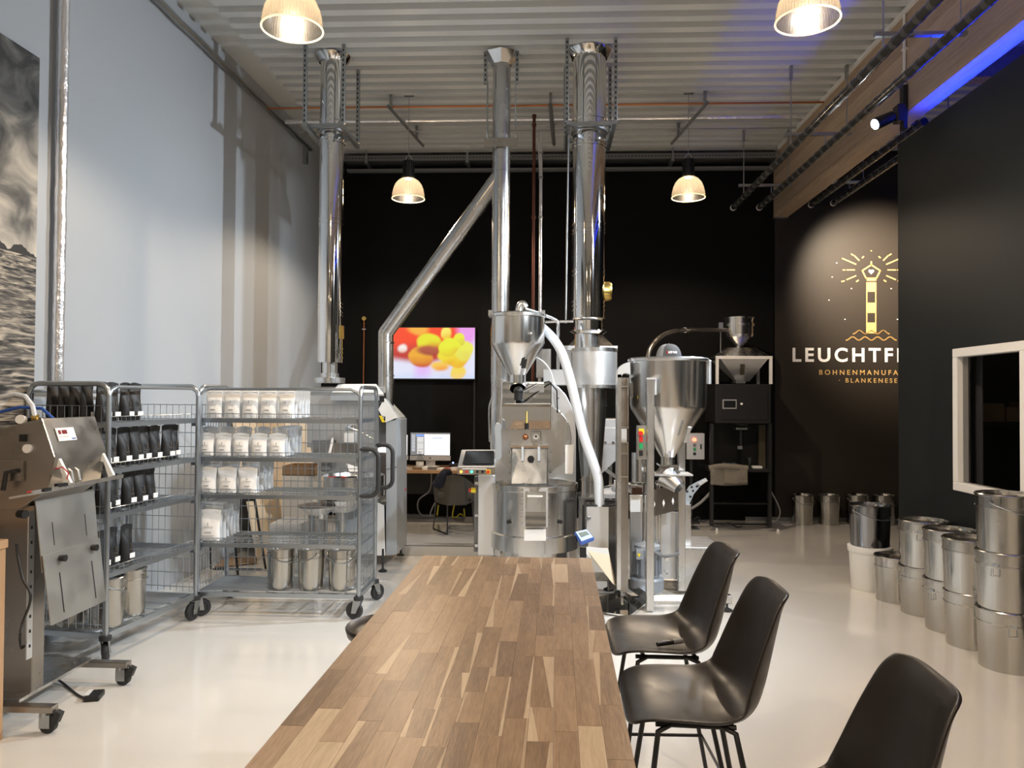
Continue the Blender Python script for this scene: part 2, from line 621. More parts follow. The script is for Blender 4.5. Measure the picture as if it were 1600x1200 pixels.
        COL.objects.link(o)
        if parent is not None:
            o.parent = parent
        else:
            o.location = o0
        ORG[o.name] = o0
        return o


def tag(o, label, cat, group=None, kind=None):
    o['label'] = label
    o['category'] = cat
    if group:
        o['group'] = group
    if kind:
        o['kind'] = kind
    return o


def thing(name, label, cat, loc=(0, 0, 0), group=None):
    o = bpy.data.objects.new(name, None)
    COL.objects.link(o)
    o.empty_display_size = 0.1
    o.location = loc
    ORG[o.name] = Vector(loc)
    return tag(o, label, cat, group)


def struct(o, label=None):
    o['kind'] = 'structure'
    if label:
        o['label'] = label
    return o


def copy_tree(o, parent=None):
    c = o.copy()
    COL.objects.link(c)
    if parent is not None:
        c.parent = parent
    ORG[c.name] = ORG[o.name]
    for ch in [x for x in KIDS.get(o.name, o.children)]:
        copy_tree(ch, c)
    return c


KIDS = {}


def freeze(o):
    KIDS[o.name] = list(o.children)
    for c in KIDS[o.name]:
        freeze(c)


def place(src, used, loc, rz=0.0, label=None, group=None):
    """first use moves the source itself, later ones copy it with its parts"""
    if not used:
        freeze(src)
        o = src
        used.append(1)
    else:
        o = copy_tree(src)
    o.location = loc
    o.rotation_euler = (0, 0, rz)
    if label:
        o['label'] = label
    if group:
        o['group'] = group
    return o


ORD = ['first', 'second', 'third', 'fourth', 'fifth', 'sixth', 'seventh', 'eighth', 'ninth', 'tenth', 'eleventh', 'twelfth']

# ================================================================== THE ROOM
CZ = 4.72                       # underside of the deck ribs
WBY = 10.0                      # back wall
XR = 6.2
PX, PY, PZ = 2.95, 6.59, 3.71   # partition face, far end, height
XL0, XL1 = -3.22, -2.975        # left wall at y=0 and at the back wall


def xl(y):
    return XL0 + (XL1 - XL0) * y / WBY


YF = -4.2
struct(MB().b2((-3.9, YF - .2, -0.1), (XR + .3, WBY + .3, 0)).build('floor', 'floor', smooth=False), 'glossy cream poured floor')
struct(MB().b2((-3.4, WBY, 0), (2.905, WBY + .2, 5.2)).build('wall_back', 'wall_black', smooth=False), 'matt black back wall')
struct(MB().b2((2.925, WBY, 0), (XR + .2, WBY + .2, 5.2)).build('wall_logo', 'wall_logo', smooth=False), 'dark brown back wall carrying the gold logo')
struct(MB().prism([(xl(YF), YF), (xl(WBY + .1), WBY + .1), (xl(WBY) - .3, WBY + .1), (xl(YF) - .3, YF)], 'z', 0, 5.2).build('wall_left', 'wall_grey', smooth=False), 'tall pale grey wall on the left')
struct(MB().b2((XR, YF, 0), (XR + .2, WBY, 5.2)).build('wall_far_right', 'wall_slate', smooth=False))
struct(MB().b2((-3.6, YF - .2, 0), (XR + .2, YF, 5.2)).build('wall_front', 'wall_grey', smooth=False))
struct(MB().b2((2.55, WBY - .012, 0), (XR, WBY - .001, .05)).build('baseboard_back', 'galv', smooth=False, bev=.003))

# partition with a window opening
WY0, WY1, WZ0, WZ1 = 3.95, 5.71, .905, 1.925
p = MB()
p.b2((PX, YF, 0), (PX + .14, WY0, PZ)).b2((PX, WY1, 0), (PX + .14, PY, PZ))
p.b2((PX, WY0, 0), (PX + .14, WY1, WZ0)).b2((PX, WY0, WZ1), (PX + .14, WY1, PZ))
p.b2((PX + .14, PY - .14, 0), (XR, PY, PZ))
struct(p.build('wall_right', 'wall_slate', smooth=False), 'black partition wall with a white window on the right')
struct(MB().b2((PX + .14, YF, PZ - .12), (XR, PY - .14, PZ)).build('trim_1', 'wall_slate', smooth=False), 'flat roof of the partitioned room')
wn = MB()
fx0, fx1 = PX - .012, PX + .07
fw = .062
wn.b2((fx0, WY0, WZ1 - fw), (fx1, WY1, WZ1)).b2((fx0, WY0, WZ0), (fx1, WY1, WZ0 + fw))
wn.b2((fx0, WY1 - fw, WZ0 + fw), (fx1, WY1, WZ1 - fw)).b2((fx0, WY0, WZ0 + fw), (fx1, WY0 + fw, WZ1 - fw))
wn.b2((fx0, 4.83, WZ0 + fw), (fx1, 4.92, WZ1 - fw))
wo = struct(wn.build('window_1', 'white_paint', org=(PX, 4.83, WZ0), bev=.004), 'white framed interior window with dark glass')
for a, b in ((4.92, WY1 - fw), (WY0 + fw, 4.83)):
    MB().b2((PX + .03, a, WZ0 + fw), (PX + .036, b, WZ1 - fw)).build('pane', 'pane', wo, smooth=False)
# things in the dark room behind the window
bl = thing('window_blind', 'gathered grey vertical blind strips behind the window pane', 'blind', (PX + .12, 5.5, WZ0))
for k in range(6):
    MB().box((PX + .17 + .004 * (k % 2), 5.83 - .030 * k, 1.42), (.010, .026, 1.1), rz=.25).build('slat', 'blind', bl)
sh = thing('storage_shelf', 'dark shelf with cardboard boxes seen through the window', 'shelf', (3.9, 6.2, 0))
MB().b2((3.2, 5.95, 1.36), (4.8, 6.42, 1.39)).build('board', 'black_metal', sh)
MB().b2((3.2, 5.95, .5), (4.8, 6.42, .53)).build('board', 'black_metal', sh)
for x in (3.2, 4.0, 4.76):
    MB().b2((x, 5.95, 0), (x + .04, 5.99, 1.36)).build('upright', 'black_metal', sh)
for k, (x, w, h, mt, lb) in enumerate(((3.40, .16, .14, 'card', 'small cardboard box left on the shelf behind the window'), (3.58, .18, .11, 'card', 'low open cardboard box in the middle of the shelf behind the window'),
                                   (3.82, .26, .15, 'card', 'wide cardboard box on the shelf behind the window mullion'), (4.2, .3, .3, 'card_white', 'white box at the right end of the shelf behind the window'))):
    o = MB().box((x, 6.15, 1.391 + h / 2), (w, .3, h), rz=.05 * (k - 1)).build('storage_box', mt, org=(x, 6.15, 1.39), bev=.004)
    tag(o, lb, 'box', 'boxes behind the window')
rl_ = thing('added_storeroom_lamp', 'added unseen lamp brightening the storeroom behind the window', 'lamp', (4.2, 5.0, PZ - .2))  # unseen lamp, added to brighten the shelf and boxes behind the window
MB().lathe([(.001, PZ - .12), (.09, PZ - .12), (.10, PZ - .15), (.09, PZ - .17), (.001, PZ - .175)], (4.2, 5.0, 0), 24).build('added_lamp_body', 'white_paint', rl_)
lamp('added_storeroom_light', 'POINT', (4.2, 5.0, PZ - .25), 7, WARM, rl_, None, .08)

# corrugated deck: flat sheet with one rib object per corrugation
ceil = struct(MB().b2((-3.5, YF, CZ + .09), (XR + .1, WBY + .1, CZ + .12)).build('ceiling', 'deck', org=(0, 0, CZ), smooth=False), 'white corrugated steel deck ceiling')
PER = .192
rx0, rx1 = -2.72, XR
prof = [(-.062, .092), (-.045, 0), (.045, 0), (.062, .092)]
rib = MB().prism([(y, CZ + z) for y, z in prof], 'x', rx0, rx1).build('rib', 'deck', ceil, smooth=False)
rib.location = (0, 9.86, 0)
k = 1
while 9.86 - PER * k > YF + .1:
    c = rib.copy()
    COL.objects.link(c)
    c.location = (0, 9.86 - PER * k, 0)
    k += 1

# glulam beam
bm_ = MB()
bo = thing('glulam_beam', 'large laminated timber roof beam lit blue underneath', 'beam', (3.0, 3, 3.88))
bo['kind'] = 'structure'
lam = 10
BZ0, BZ1, BX0, BX1 = 3.88, 4.74, 2.9, 3.06
lm = None
for i in range(lam):
    h = (BZ1 - BZ0) / lam
    z = BZ0 + h * i
    lm = MB().b2((BX0 + .0008 * (i % 2), YF + .05, z + .0006), (BX1, 9.97, z + h - .0006)).build('lamella', 'glulam', bo, smooth=False)
MB().b2((BX0 - .03, YF + .05, CZ - .03), (BX0 - .001, 9.9, CZ)).build('edge_strip', 'white_paint', bo, smooth=False)
MB().b2((BX0 - .005, 9.90, BZ0 - .012), (BX1 + .005, 9.995, BZ0 - .001)).build('bearing_plate', 'galv', bo, smooth=False)
# secondary timber far right beyond the beam
b2_ = MB().b2((3.1, 7.0, 4.45), (XR, 7.16, 4.71)).build('cross_beam', 'glulam', org=(3.1, 7.0, 4.45), smooth=False)
tag(b2_, 'short timber cross beam above the partition, right of the big beam', 'beam')

# blue strip lying on the top edge of the partition
st = thing('blue_light_strip', 'blue light strip along the top edge of the black partition', 'light strip', (PX + .05, 4, PZ))
MB().b2((PX + .02, 1.0, PZ), (PX + .055, 6.2, PZ + .006)).build('channel', 'alu_white', st)
MB().b2((PX + .025, 1.0, PZ + .006), (PX + .05, 6.2, PZ + .012)).build('diffuser', 'blue_strip', st)
for i in range(4):
    l = bpy.data.lights.new('blue_strip_light', 'AREA')
    l.shape = 'RECTANGLE'
    l.size, l.size_y = .03, 1.3
    l.energy, l.color = BLUE_W / 4, (.004, .025, 1.0)
    lo = bpy.data.objects.new('blue_strip_light', l)
    COL.objects.link(lo)
    lo.parent = st
    lo.location = Vector((PX + .038, 1.65 + 1.3 * i, PZ + .018)) - ORG[st.name]
    lo.rotation_euler = (PI, math.radians(14), 0)

# ------------------------------------------------------------------ pendants
sh_prof = [(.170, 0), (.171, .018), (.166, .06), (.155, .11), (.135, .155), (.105, .19), (.07, .212), (.045, .22)]


def make_pendant():
    t = thing('pendant_lamp', 'x', 'pendant lamp')
    c = MB()
    c.lathe(sh_prof + [(.043, .216), (.068, .208), (.102, .186), (.132, .152), (.152, .108), (.163, .06), (.167, .018), (.167, 0)], n=48)
    c.build('shade', 'shade', t, ang=1.2)
    MB().tube([(.1695 * math.cos(a), .1695 * math.sin(a), 0) for a in [2 * PI * i / 48 for i in range(48)]], .005, 8, True).build('shade_rim', 'rim_glow', t)
    hs = MB().cyl((0, 0, .215), (0, 0, .40), .052, n=24)
    for i in range(16):
        a = 2 * PI * i / 16
        hs.box((.056 * math.cos(a), .056 * math.sin(a), .31), (.014, .004, .16), rz=a)
    hs.build('heat_sink', 'black', t)
    MB().cyl((0, 0, .207), (0, 0, .214), .04, n=24).build('light_chip', 'led_chip', t)
    hk = MB().tube([(.035 * math.cos(a), 0, .40 + .05 * math.sin(a)) for a in [PI * i / 10 for i in range(11)]], .006, 6)
    hk.build('hook', 'galv', t)
    MB().cyl((0, 0, .45), (0, 0, CZ - 3.63), .0035, n=6).build('cable', 'cable_grey', t)
    MB().box((0, 0, CZ - 3.63 - .006), (.10, .03, .012)).build('ceiling_clip', 'galv', t)
    return t


pend = make_pendant()
pu = []
for (x, y, lb) in ((-1.46, 7.95, 'glowing bell pendant lamp in front of the black wall, left one'),
                   (1.45, 7.97, 'glowing bell pendant lamp in front of the black wall, right one'),
                   (-1.45, 4.25, 'large near bell pendant lamp cut by the top edge, left one'),
                   (1.42, 4.25, 'large near bell pendant lamp cut by the top edge, right one'),
                   (-1.45, .5, 'bell pendant lamp above and behind the viewer, left one'),
                   (1.42, .5, 'bell pendant lamp above and behind the viewer, right one'),
                   (-1.45, -3.0, 'bell pendant lamp farthest behind the viewer, left one'),
                   (1.42, -3.0, 'bell pendant lamp farthest behind the viewer, right one')):
    o = place(pend, pu, (x, y, 3.63), 0, lb, 'bell pendant lamps')
    l = bpy.data.lights.new('pendant_light', 'SPOT')
    l.energy, l.color, l.shadow_soft_size = PENDANT_W, WARM, .035
    l.spot_size, l.spot_blend = math.radians(158), .35
    lo = bpy.data.objects.new('pendant_light', l)
    COL.objects.link(lo)
    lo.parent = o
    lo.location = (0, 0, .015)
    l = bpy.data.lights.new('pendant_glow', 'POINT')
    l.energy, l.color, l.shadow_soft_size = PENDANT_W * .11, WARM, .03
    lo = bpy.data.objects.new('pendant_glow', l)
    COL.objects.link(lo)
    lo.parent = o
    lo.location = (0, 0, .10)

# ------------------------------------------------------------------ track spots
def spot_lamp(label, pos, aim, power, color, angle, blend, rod=None):
    t = thing('spot_lamp', label, 'spotlight', pos)
    p0 = Vector(pos)
    d = (Vector(aim) - p0).normalized()
    MB().cyl(p0 - d * .12, p0 + d * .05, .045, .05, 24).build('head', 'black', t)
    MB().cyl(p0 + d * .0505, p0 + d * .053, .040, n=24).build('lens', 'spot_face' if power > 300 else 'led_chip', t)
    if rod:
        MB().b2((rod[0], rod[1] - .035, rod[2]), (rod[0] + .035, rod[1] + .035, rod[3])).build('mount', 'black', t, bev=.004)
        MB().b2((rod[0] - .05, rod[1] - .05, rod[2] + .06), (rod[0], rod[1] + .05, rod[2] + .2)).build('driver_box', 'black', t, bev=.006)
        MB().tube([p0 - d * .05, (rod[0], rod[1], p0.z + .02)], .012, 8).build('arm', 'black', t)
    lamp('spot_light', 'SPOT', p0 + d * .07, power, color, t, None, .07, angle, blend)
    o = t.children[-1]
    o.rotation_euler = d.to_track_quat('-Z', 'Y').to_euler()
    return t


spot_lamp('bright white track spotlight beside the timber beam', (2.68, 6.30, 3.80), (-2.0, 5.3, 1.5), SPOT_W, COOL, 112, 1.0, (2.86, 6.32, 3.74, 4.1))
spot_lamp('warm spotlight aimed at the wall logo from behind the partition', (3.75, 8.0, 4.15), (4.22, 10.0, 3.02), LOGO_W, (1, .80, .58), 60, 1.0, (3.75, 8.03, 4.1, 4.71))
spot_lamp('white track spotlight beside the beam near the viewer, aimed at the roasters', (2.68, 2.6, 3.80), (-.8, 6.3, .8), SPOT_W * 1.0, COOL, 76, .9, (2.86, 2.62, 3.74, 4.1))
cdt = thing('cable_conduit', 'white conduit with clips running down the timber beam to the spotlight', 'conduit', (2.88, 6.3, 4.1))
MB().cyl((2.885, 6.32, 4.1), (2.885, 6.32, 4.72), .012, n=10).build('tube', 'white_paint', cdt)
for z in (4.22, 4.4, 4.58):
    MB().box((2.887, 6.32, z), (.03, .05, .015)).build('clip', 'white_paint', cdt)

# ------------------------------------------------------------------ overhead tubes on the right (four hung tubes on cross bars)
tubes = [(2.30, 3.93, -3.5, 9.6, 'leftmost of the four hanging clear coil tubes, left of the beam'),
         (2.62, 3.93, -3.5, 9.6, 'hanging clear coil tube nearest the timber beam on its left'),
         (3.25, 3.96, 6.75, 9.6, 'hanging coil tube just right of the timber beam'),
         (3.52, 3.98, 6.75, 9.6, 'rightmost of the four hanging coil tubes')]
for x, z, y0, y1, lb in tubes:
    t = thing('overhead_tube', lb, 'tube', (x, y1, z), 'hanging coil tubes')
    MB().cyl((x, y0, z), (x, y1, z), .034, n=14).build('pipe', 'tube', t)
    MB().cyl((x - .0, y0, z + .037), (x, y1, z + .037), .008, n=6).build('edge_rail', 'alu_white', t)
    y = max(y0, 4.2) + .1
    bd = MB().cyl((x, y, z), (x, y + .05, z), .0365, n=12).build('band', 'tube_band', t)
    k = 1
    while y + .17 * k < y1 - .1:
        c = bd.copy()
        COL.objects.link(c)
        c.location = (0, .17 * k, 0)
        k += 1
    MB().cyl((x, y1 - .01, z), (x, y1 + .015, z), .038, n=14).build('end_cap', 'white', t)
for k, (y, xa, xb, zb, lb) in enumerate(((9.1, 2.24, 2.86, 4.05, 'hanging cross bar carrying the tubes nearest the black wall'),
                                         (7.35, 2.24, 2.86, 4.05, 'hanging cross bar carrying the tubes in the middle of the beam'),
                                         (5.35, 2.24, 2.86, 4.05, 'near hanging cross bar with white end above the spotlight'),
                                         (9.1, 3.2, 3.72, 4.08, 'hanging cross bar right of the beam near the logo wall'),
                                         (7.2, 3.2, 3.72, 4.08, 'hanging cross bar right of the beam above the partition end'))):
    t = thing('cross_bar', lb, 'hanger', (xa, y, zb), 'tube hangers')
    MB().b2((xa, y - .02, zb), (xb, y + .02, zb + .03)).build('bar', 'galv', t, bev=.003)
    for x in (xa + .06, xb - .04):
        MB().cyl((x, y, zb), (x, y, CZ - .12), .006, n=6).build('rod', 'galv', t)
        MB().b2((x - .012, y - .02, CZ - .13), (x + .012, y + .02, CZ)).build('hanger_clip', 'galv', t)
    for x, z, *_ in tubes[:2] if xb < 3 else tubes[2:]:
        MB().cyl((x, y, z + .02), (x, y, zb), .006, n=6).build('drop_rod', 'galv', t)

# ------------------------------------------------------------------ pipes under the deck
zc = CZ - .12
cp = MB().cyl((xl(7.95) + .05, 7.95, zc), (2.82, 7.95, zc), .011, n=10)
tag(cp.build('copper_pipe', 'copper', org=(0, 7.95, zc)), 'thin bright copper pipe running across under the ceiling', 'pipe')
t = thing('foil_pipe', 'foil wrapped pipe running across under the ceiling', 'pipe', (0, 8.35, zc))
MB().tube([(xl(8.35) + .1 + .2 * i, 8.35, zc + .002 * (i % 2)) for i in range(29)], .024, 12).build('pipe_run', 'foil', t)
tag(MB().cyl((xl(8.75) + .1, 8.75, zc + .02), (2.8, 8.75, zc + .02), .008, n=8).build('thin_steel_pipe', 'galv', org=(0, 8.75, zc)), 'thinnest steel pipe behind the foil pipe under the ceiling', 'pipe')
for k, (x, lb) in enumerate(((-1.66, 'pipe support rail left of the centre flue'), (.02, 'pipe support rail between the centre and right flues'), (1.62, 'pipe support rail beside the right pendant lamp'))):
    t = thing('pipe_support', lb, 'bracket', (x, 8.3, zc), 'ceiling pipe supports')
    dx = (.16, .05, -.16)[k]
    MB().tube([(x, 7.85, zc - .03), (x + dx, 9.1, zc - .03)], .022, 4).build('rail', 'grey_dark', t)
    for yy in (7.93, 8.85):
        MB().b2((x + dx * (yy - 7.85) / 1.25 - .015, yy - .02, zc - .02), (x + dx * (yy - 7.85) / 1.25 + .015, yy + .02, CZ)).build('hanger_clip', 'galv', t)

# cable tray along the top of the back wall
t = thing('cable_tray', 'perforated grey cable tray along the top of the black wall', 'cable tray', (0, 9.8, 4.5))
x0, x1 = xl(9.8) + .35, 2.86
MB().b2((x0, 9.72, 4.585), (x1, 9.725, 4.655)).build('side_rail', 'grey_dark', t)
MB().b2((x0, 9.93, 4.585), (x1, 9.935, 4.655)).build('side_rail', 'grey_dark', t)
MB().b2((x0, 9.725, 4.585), (x1, 9.93, 4.589)).build('tray_floor', 'galv', t)
hl = MB()
for i in range(130):
    hl.box((x0 + .04 + .042 * i, 9.7185, 4.62), (.02, .002, .012))
hl.build('slot_row', 'black', t)['kind'] = 'stuff'
for i in range(5):
    xx = x0 + .3 + 1.3 * i
    MB().b2((xx - .02, 9.70, 4.545), (xx + .02, 9.98, 4.582)).build('bracket', 'galv', t)
    MB().b2((xx - .012, 9.70, 4.545), (xx + .012, 9.712, CZ)).build('hanger_clip', 'galv', t)
tag(MB().b2((x0, 9.88, 4.50), (2.86, 9.97, 4.53)).build('lower_cable_channel', 'grey_dark', org=(0, 9.9, 4.4)), 'dark narrow channel just below the cable tray on the black wall', 'channel')

# foil pipes on the left wall
pts = [(xl(y) + .045, y, 4.62 + .006 * math.sin(y * 9)) for y in [YF + .3 + .25 * i for i in range(56)] if y < 9.6]
t = thing('wall_top_pipe', 'grey pipe running back along the top of the left wall', 'pipe', (xl(7), 7, 4.6))
MB().tube(pts, .03, 10).build('pipe_run', 'galv', t)
MB().b2((xl(9.3) + .0, 9.2, 4.40), (xl(9.3) + .05, 9.25, 4.62)).build('bracket', 'galv', t)
t = thing('foil_riser', 'shiny foil wrapped vertical pipe on the left wall', 'pipe', (xl(4.66) + .06, 4.66, 1.55))
pp = []
for i in range(60):
    z = 1.62 + i * .052
    pp.append((xl(4.66) + .055 + .003 * noise.noise((0, 0, z * 9)), 4.66 + .004 * noise.noise((5, 0, z * 7)), z))
MB().tube(pp, [.034 + .003 * noise.noise((9, 3, z[2] * 14)) for z in pp], 14).build('foil_wrap', 'foil', t)
MB().cyl((xl(4.66) + .055, 4.66, 1.55), (xl(4.66) + .055, 4.66, 1.62), .02, n=10).build('bare_pipe', 'green', t)

# poster (local z used by its print)
pz0, pz1 = 1.45, 3.60
po = MB()
ya, yb = 2.2, 4.50
po.prism([(xl(ya) + .001, ya), (xl(yb) + .001, yb), (xl(yb) + .018, yb), (xl(ya) + .018, ya)], 'z', .75, pz1)
tag(po.build('sea_poster', 'poster', org=(xl(3.4), 3.4, pz0), smooth=False), 'large black and white photograph of a stormy river on the left wall', 'poster')

# ------------------------------------------------------------------ wall logo
LY = WBY - .004


def L2(x, y):
    p = W(x, y, WBY)
    return p


lg = thing('lighthouse_logo', 'gold lighthouse emblem with white lettering painted on the dark wall', 'logo', (W(1361, 560, WBY).x, LY, 2))


def lbar(pts, w, m='gold', name='line'):
    q = MB()
    for a, b in zip(pts[:-1], pts[1:]):
        A, B = L2(*a), L2(*b)
        d = B - A
        d.y = 0
        n_ = Vector((-d.z, 0, d.x)).normalized() * (w / 2)
        e = d.normalized() * (w * .3)
        A, B = A - e, B + e
        q.plate([(A.x - n_.x, LY, A.z - n_.z), (B.x - n_.x, LY, B.z - n_.z), (B.x + n_.x, LY, B.z + n_.z), (A.x + n_.x, LY, A.z + n_.z)], .003)
    return q.build(name, m, lg, smooth=False)


def lpoly(pts, m='gold', name='panel', dy=0):
    q = [L2(*a) for a in pts]
    return MB().plate([(p.x, LY - dy, p.z) for p in q], .003).build(name, m, lg, smooth=False)


cx = 1361
lbar([(cx, 409), (cx, 414)], .02)
lbar([(cx, 414), (cx + 14, 423), (cx + 8, 435), (cx - 8, 435), (cx - 14, 423), (cx, 414)], .018, name='lantern')
lpoly([(cx - 7, 436), (cx + 8, 436), (cx + 8, 439), (cx - 7, 439)], name='tower_block')
lpoly([(cx - 7.5, 441), (cx + 8, 441), (cx + 8, 456), (cx - 7.5, 456)], name='tower_block')
lpoly([(cx - 7.5, 473), (cx + 8, 473), (cx + 8, 489), (cx - 7.5, 489)], name='tower_block')
lpoly([(cx - 7.5, 504), (cx + 8, 504), (cx + 8, 521), (cx - 7.5, 521)], name='tower_block')
lbar([(cx - 7, 456), (cx - 7, 521)], .014)
lbar([(cx + 7, 456), (cx + 7, 521)], .014)
# heart
hp = []
for i in range(24):
    a = 2 * PI * i / 24
    hp.append((cx + .27 * 16 * math.sin(a) ** 3, 424.5 - .27 * (13 * math.cos(a) - 5 * math.cos(2 * a) - 2 * math.cos(3 * a) - math.cos(4 * a))))
lpoly(hp, 'sign_white', 'heart')
for sgn in (-1, 1):
    for a, b in (((cx + sgn * 24, 413), (cx + sgn * 45, 404)), ((cx + sgn * 26, 422), (cx + sgn * 38, 422)), ((cx + sgn * 41, 422), (cx + sgn * 44, 422)),
                 ((cx + sgn * 24, 431), (cx + sgn * 38, 437)), ((cx + sgn * 42, 439), (cx + sgn * 46, 440)), ((cx + sgn * 19, 407), (cx + sgn * 26, 400)),
                 ((cx + sgn * 28, 399), (cx + sgn * 31, 397)), ((cx + sgn * 12, 401), (cx + sgn * 14, 403)), ((cx + sgn * 20, 438), (cx + sgn * 23, 440))):
        lbar([a, b], .016, name='ray')
    for x, y in ((54, 411), (61, 433), (66, 469), (41, 499), (31, 451)):
        lbar([(cx + sgn * x - .4, y), (cx + sgn * x + .4, y)], .012, 'sign_white', 'star')
lbar([(cx - .4, 392), (cx + .4, 392)], .014, name='star')
for y, hw in ((519, 28), (529, 39)):
    pts = [(cx - hw + 2 * hw * i / 40, y + 2.6 * math.sin((i / 40) * PI * (3 if hw < 30 else 4) * 2 + 1.5)) for i in range(41)]
    lbar(pts, .014, name='wave')


def text(s, size, loc, m, parent, rot=(PI / 2, 0, 0), extrude=.001, bold=0.0, spacing=1.0, name='lettering', align='CENTER'):
    c = bpy.data.curves.new(name, 'FONT')
    c.body = s
    c.size = size
    c.extrude = extrude
    c.offset = bold
    c.space_character = spacing
    c.align_x = align
    c.align_y = 'CENTER'
    tmp = bpy.data.objects.new('tmp_text', c)
    COL.objects.link(tmp)
    bpy.context.view_layer.update()
    me = bpy.data.meshes.new_from_object(tmp.evaluated_get(bpy.context.evaluated_depsgraph_get()))
    bpy.data.objects.remove(tmp)
    me.materials.clear()
    me.materials.append(M[m])
    o = bpy.data.objects.new(name, me)
    COL.objects.link(o)
    o.parent = parent
    o.location = Vector(loc) - ORG[parent.name]
    o.rotation_euler = rot
    ORG[o.name] = ORG[parent.name]
    return o


tp = W(cx, 556, WBY)
text('LEUCHTFEUER', .245, (tp.x, LY, tp.z), 'sign_white', lg, bold=.006, spacing=1.33)
tp = W(cx, 582.5, WBY)
text('BOHNENMANUFAKTUR', .088, (tp.x, LY, tp.z), 'gold', lg, bold=.001, spacing=1.55)
tp = W(cx, 595, WBY)
text('\u00b7 BLANKENESE \u00b7', .080, (tp.x, LY, tp.z), 'gold', lg, bold=.001, spacing=1.5)

# ================================================================== TABLE
TB_ROT = math.radians(-0.75)
tb = thing('long_table', 'long oak butcher block table in the foreground', 'table', (-.175, 1.95, 0))
tb_loc = tb.location.copy()
TW, TY0, TY1, TZ = .686, -1.25, 1.205, .90
NC = 14
cw = TW / NC
ORG[tb.name] = Vector((0, 0, 0))
rs = random.Random(3)
ns = 0
for c in range(NC):
    xa = -TW / 2 + cw * c
    xb = xa + cw
    y = TY0 - rs.uniform(0, .25)
    while y < TY1 - .001:
        ln = rs.uniform(.13, .42)
        a, b = max(y, TY0), min(y + ln, TY1)
        if TY1 - b < .06:
            b = TY1
        y = b
        if b - a < .02:
            continue
        g = .00022
        zt = TZ - rs.uniform(0, .0004)
        r = rs.random()
        if r < .38 and b - a > .12:      # stave with a slanted pale sapwood edge
            f0, f1 = rs.uniform(.10, .60), rs.uniform(.0, .10)
            if rs.random() < .5:
                f0, f1 = f1, f0
            if rs.random() < .5:
                pa = [(xa + g, a + g), (xa + cw * f0, a + g), (xa + cw * f1 + .001, b - g), (xa + g, b - g)]
                pb = [(xa + cw * f0 + .0003, a + g), (xb - g, a + g), (xb - g, b - g), (xa + cw * f1 + .0013, b - g)]
            else:
                pa = [(xb - cw * f0, a + g), (xb - g, a + g), (xb - g, b - g), (xb - cw * f1 - .001, b - g)]
                pb = [(xa + g, a + g), (xb - cw * f0 - .0003, a + g), (xb - cw * f1 - .0013, b - g), (xa + g, b - g)]
            s1 = MB().prism(pb, 'z', TZ - .04, zt).build('stave', 'oak', tb, smooth=False)
            MB().prism(pa, 'z', TZ - .04, zt).build('sapwood_edge', 'sapwood', s1, smooth=False)
        else:
            MB().b2((xa + g, a + g, TZ - .04), (xb - g, b - g, zt)).build('stave', 'sapwood' if r > .955 else 'oak', tb, smooth=False)
        ns += 1
fr = MB()
for sx in (-1, 1):
    fr.b2((sx * (TW / 2 - .05) - .02, TY0 + .1, TZ - .09), (sx * (TW / 2 - .05) + .02, TY1 - .1, TZ - .041))
fr.build('under_frame', 'black_metal', tb)
for sx in (-1, 1):
    for yy in (TY0 + .12, TY1 - .12):
        MB().b2((sx * (TW / 2 - .06) - .02, yy - .02, 0), (sx * (TW / 2 - .06) + .02, yy + .02, TZ - .09)).build('leg', 'black_metal', tb)
tb.rotation_euler = (0, 0, TB_ROT)

# ================================================================== SHELL CHAIRS (seat faces -x)
SZ = .63


CL = [(-.212, -.022), (-.200, -.004), (-.150, .006), (-.06, .000), (.04, -.012), (.115, -.006), (.165, .030), (.192, .092), (.210, .165), (.226, .240), (.241, .308), (.255, .342), (.264, .352)]
AMT = [.004, .012, .022, .032, .045, .064, .078, .080, .072, .058, .042, .026, .014]
HWD = [.170, .202, .222, .232, .236, .234, .226, .213, .200, .187, .170, .148, .118]


def _cr(L_, t):
    i = min(int(t), len(L_) - 2)
    f = t - i
    p0, p1, p2, p3 = L_[max(i - 1, 0)], L_[i], L_[i + 1], L_[min(i + 2, len(L_) - 1)]
    return .5 * (2 * p1 + (p2 - p0) * f + (2 * p0 - 5 * p1 + 4 * p2 - p3) * f * f + (3 * p1 - p0 - 3 * p2 + p3) * f ** 3)


def shell_pt(u, v):
    """u across -1..1, v along 0 (front lip) .. 1 (top of back)"""
    N_ = len(CL) - 1
    au = abs(u)
    t = v * N_
    t = t - 1.25 * au ** 3.5 * max(0, (v - .55) / .45) ** 2 + 1.3 * au ** 3.5 * max(0, (.3 - v) / .3) ** 2
    X_, Z_ = [p[0] for p in CL], [p[1] for p in CL]
    x, z = _cr(X_, t), _cr(Z_, t)
    t0, t1 = max(0, t - .6), min(len(CL) - 1, t + .6)
    d = Vector((_cr(X_, t1) - _cr(X_, t0), 0, _cr(Z_, t1) - _cr(Z_, t0))).normalized()
    n_ = Vector((-d.z, 0, d.x))
    return Vector((x, u * _cr(HWD, t), z)) + n_ * (_cr(AMT, t) * au ** 2.8)


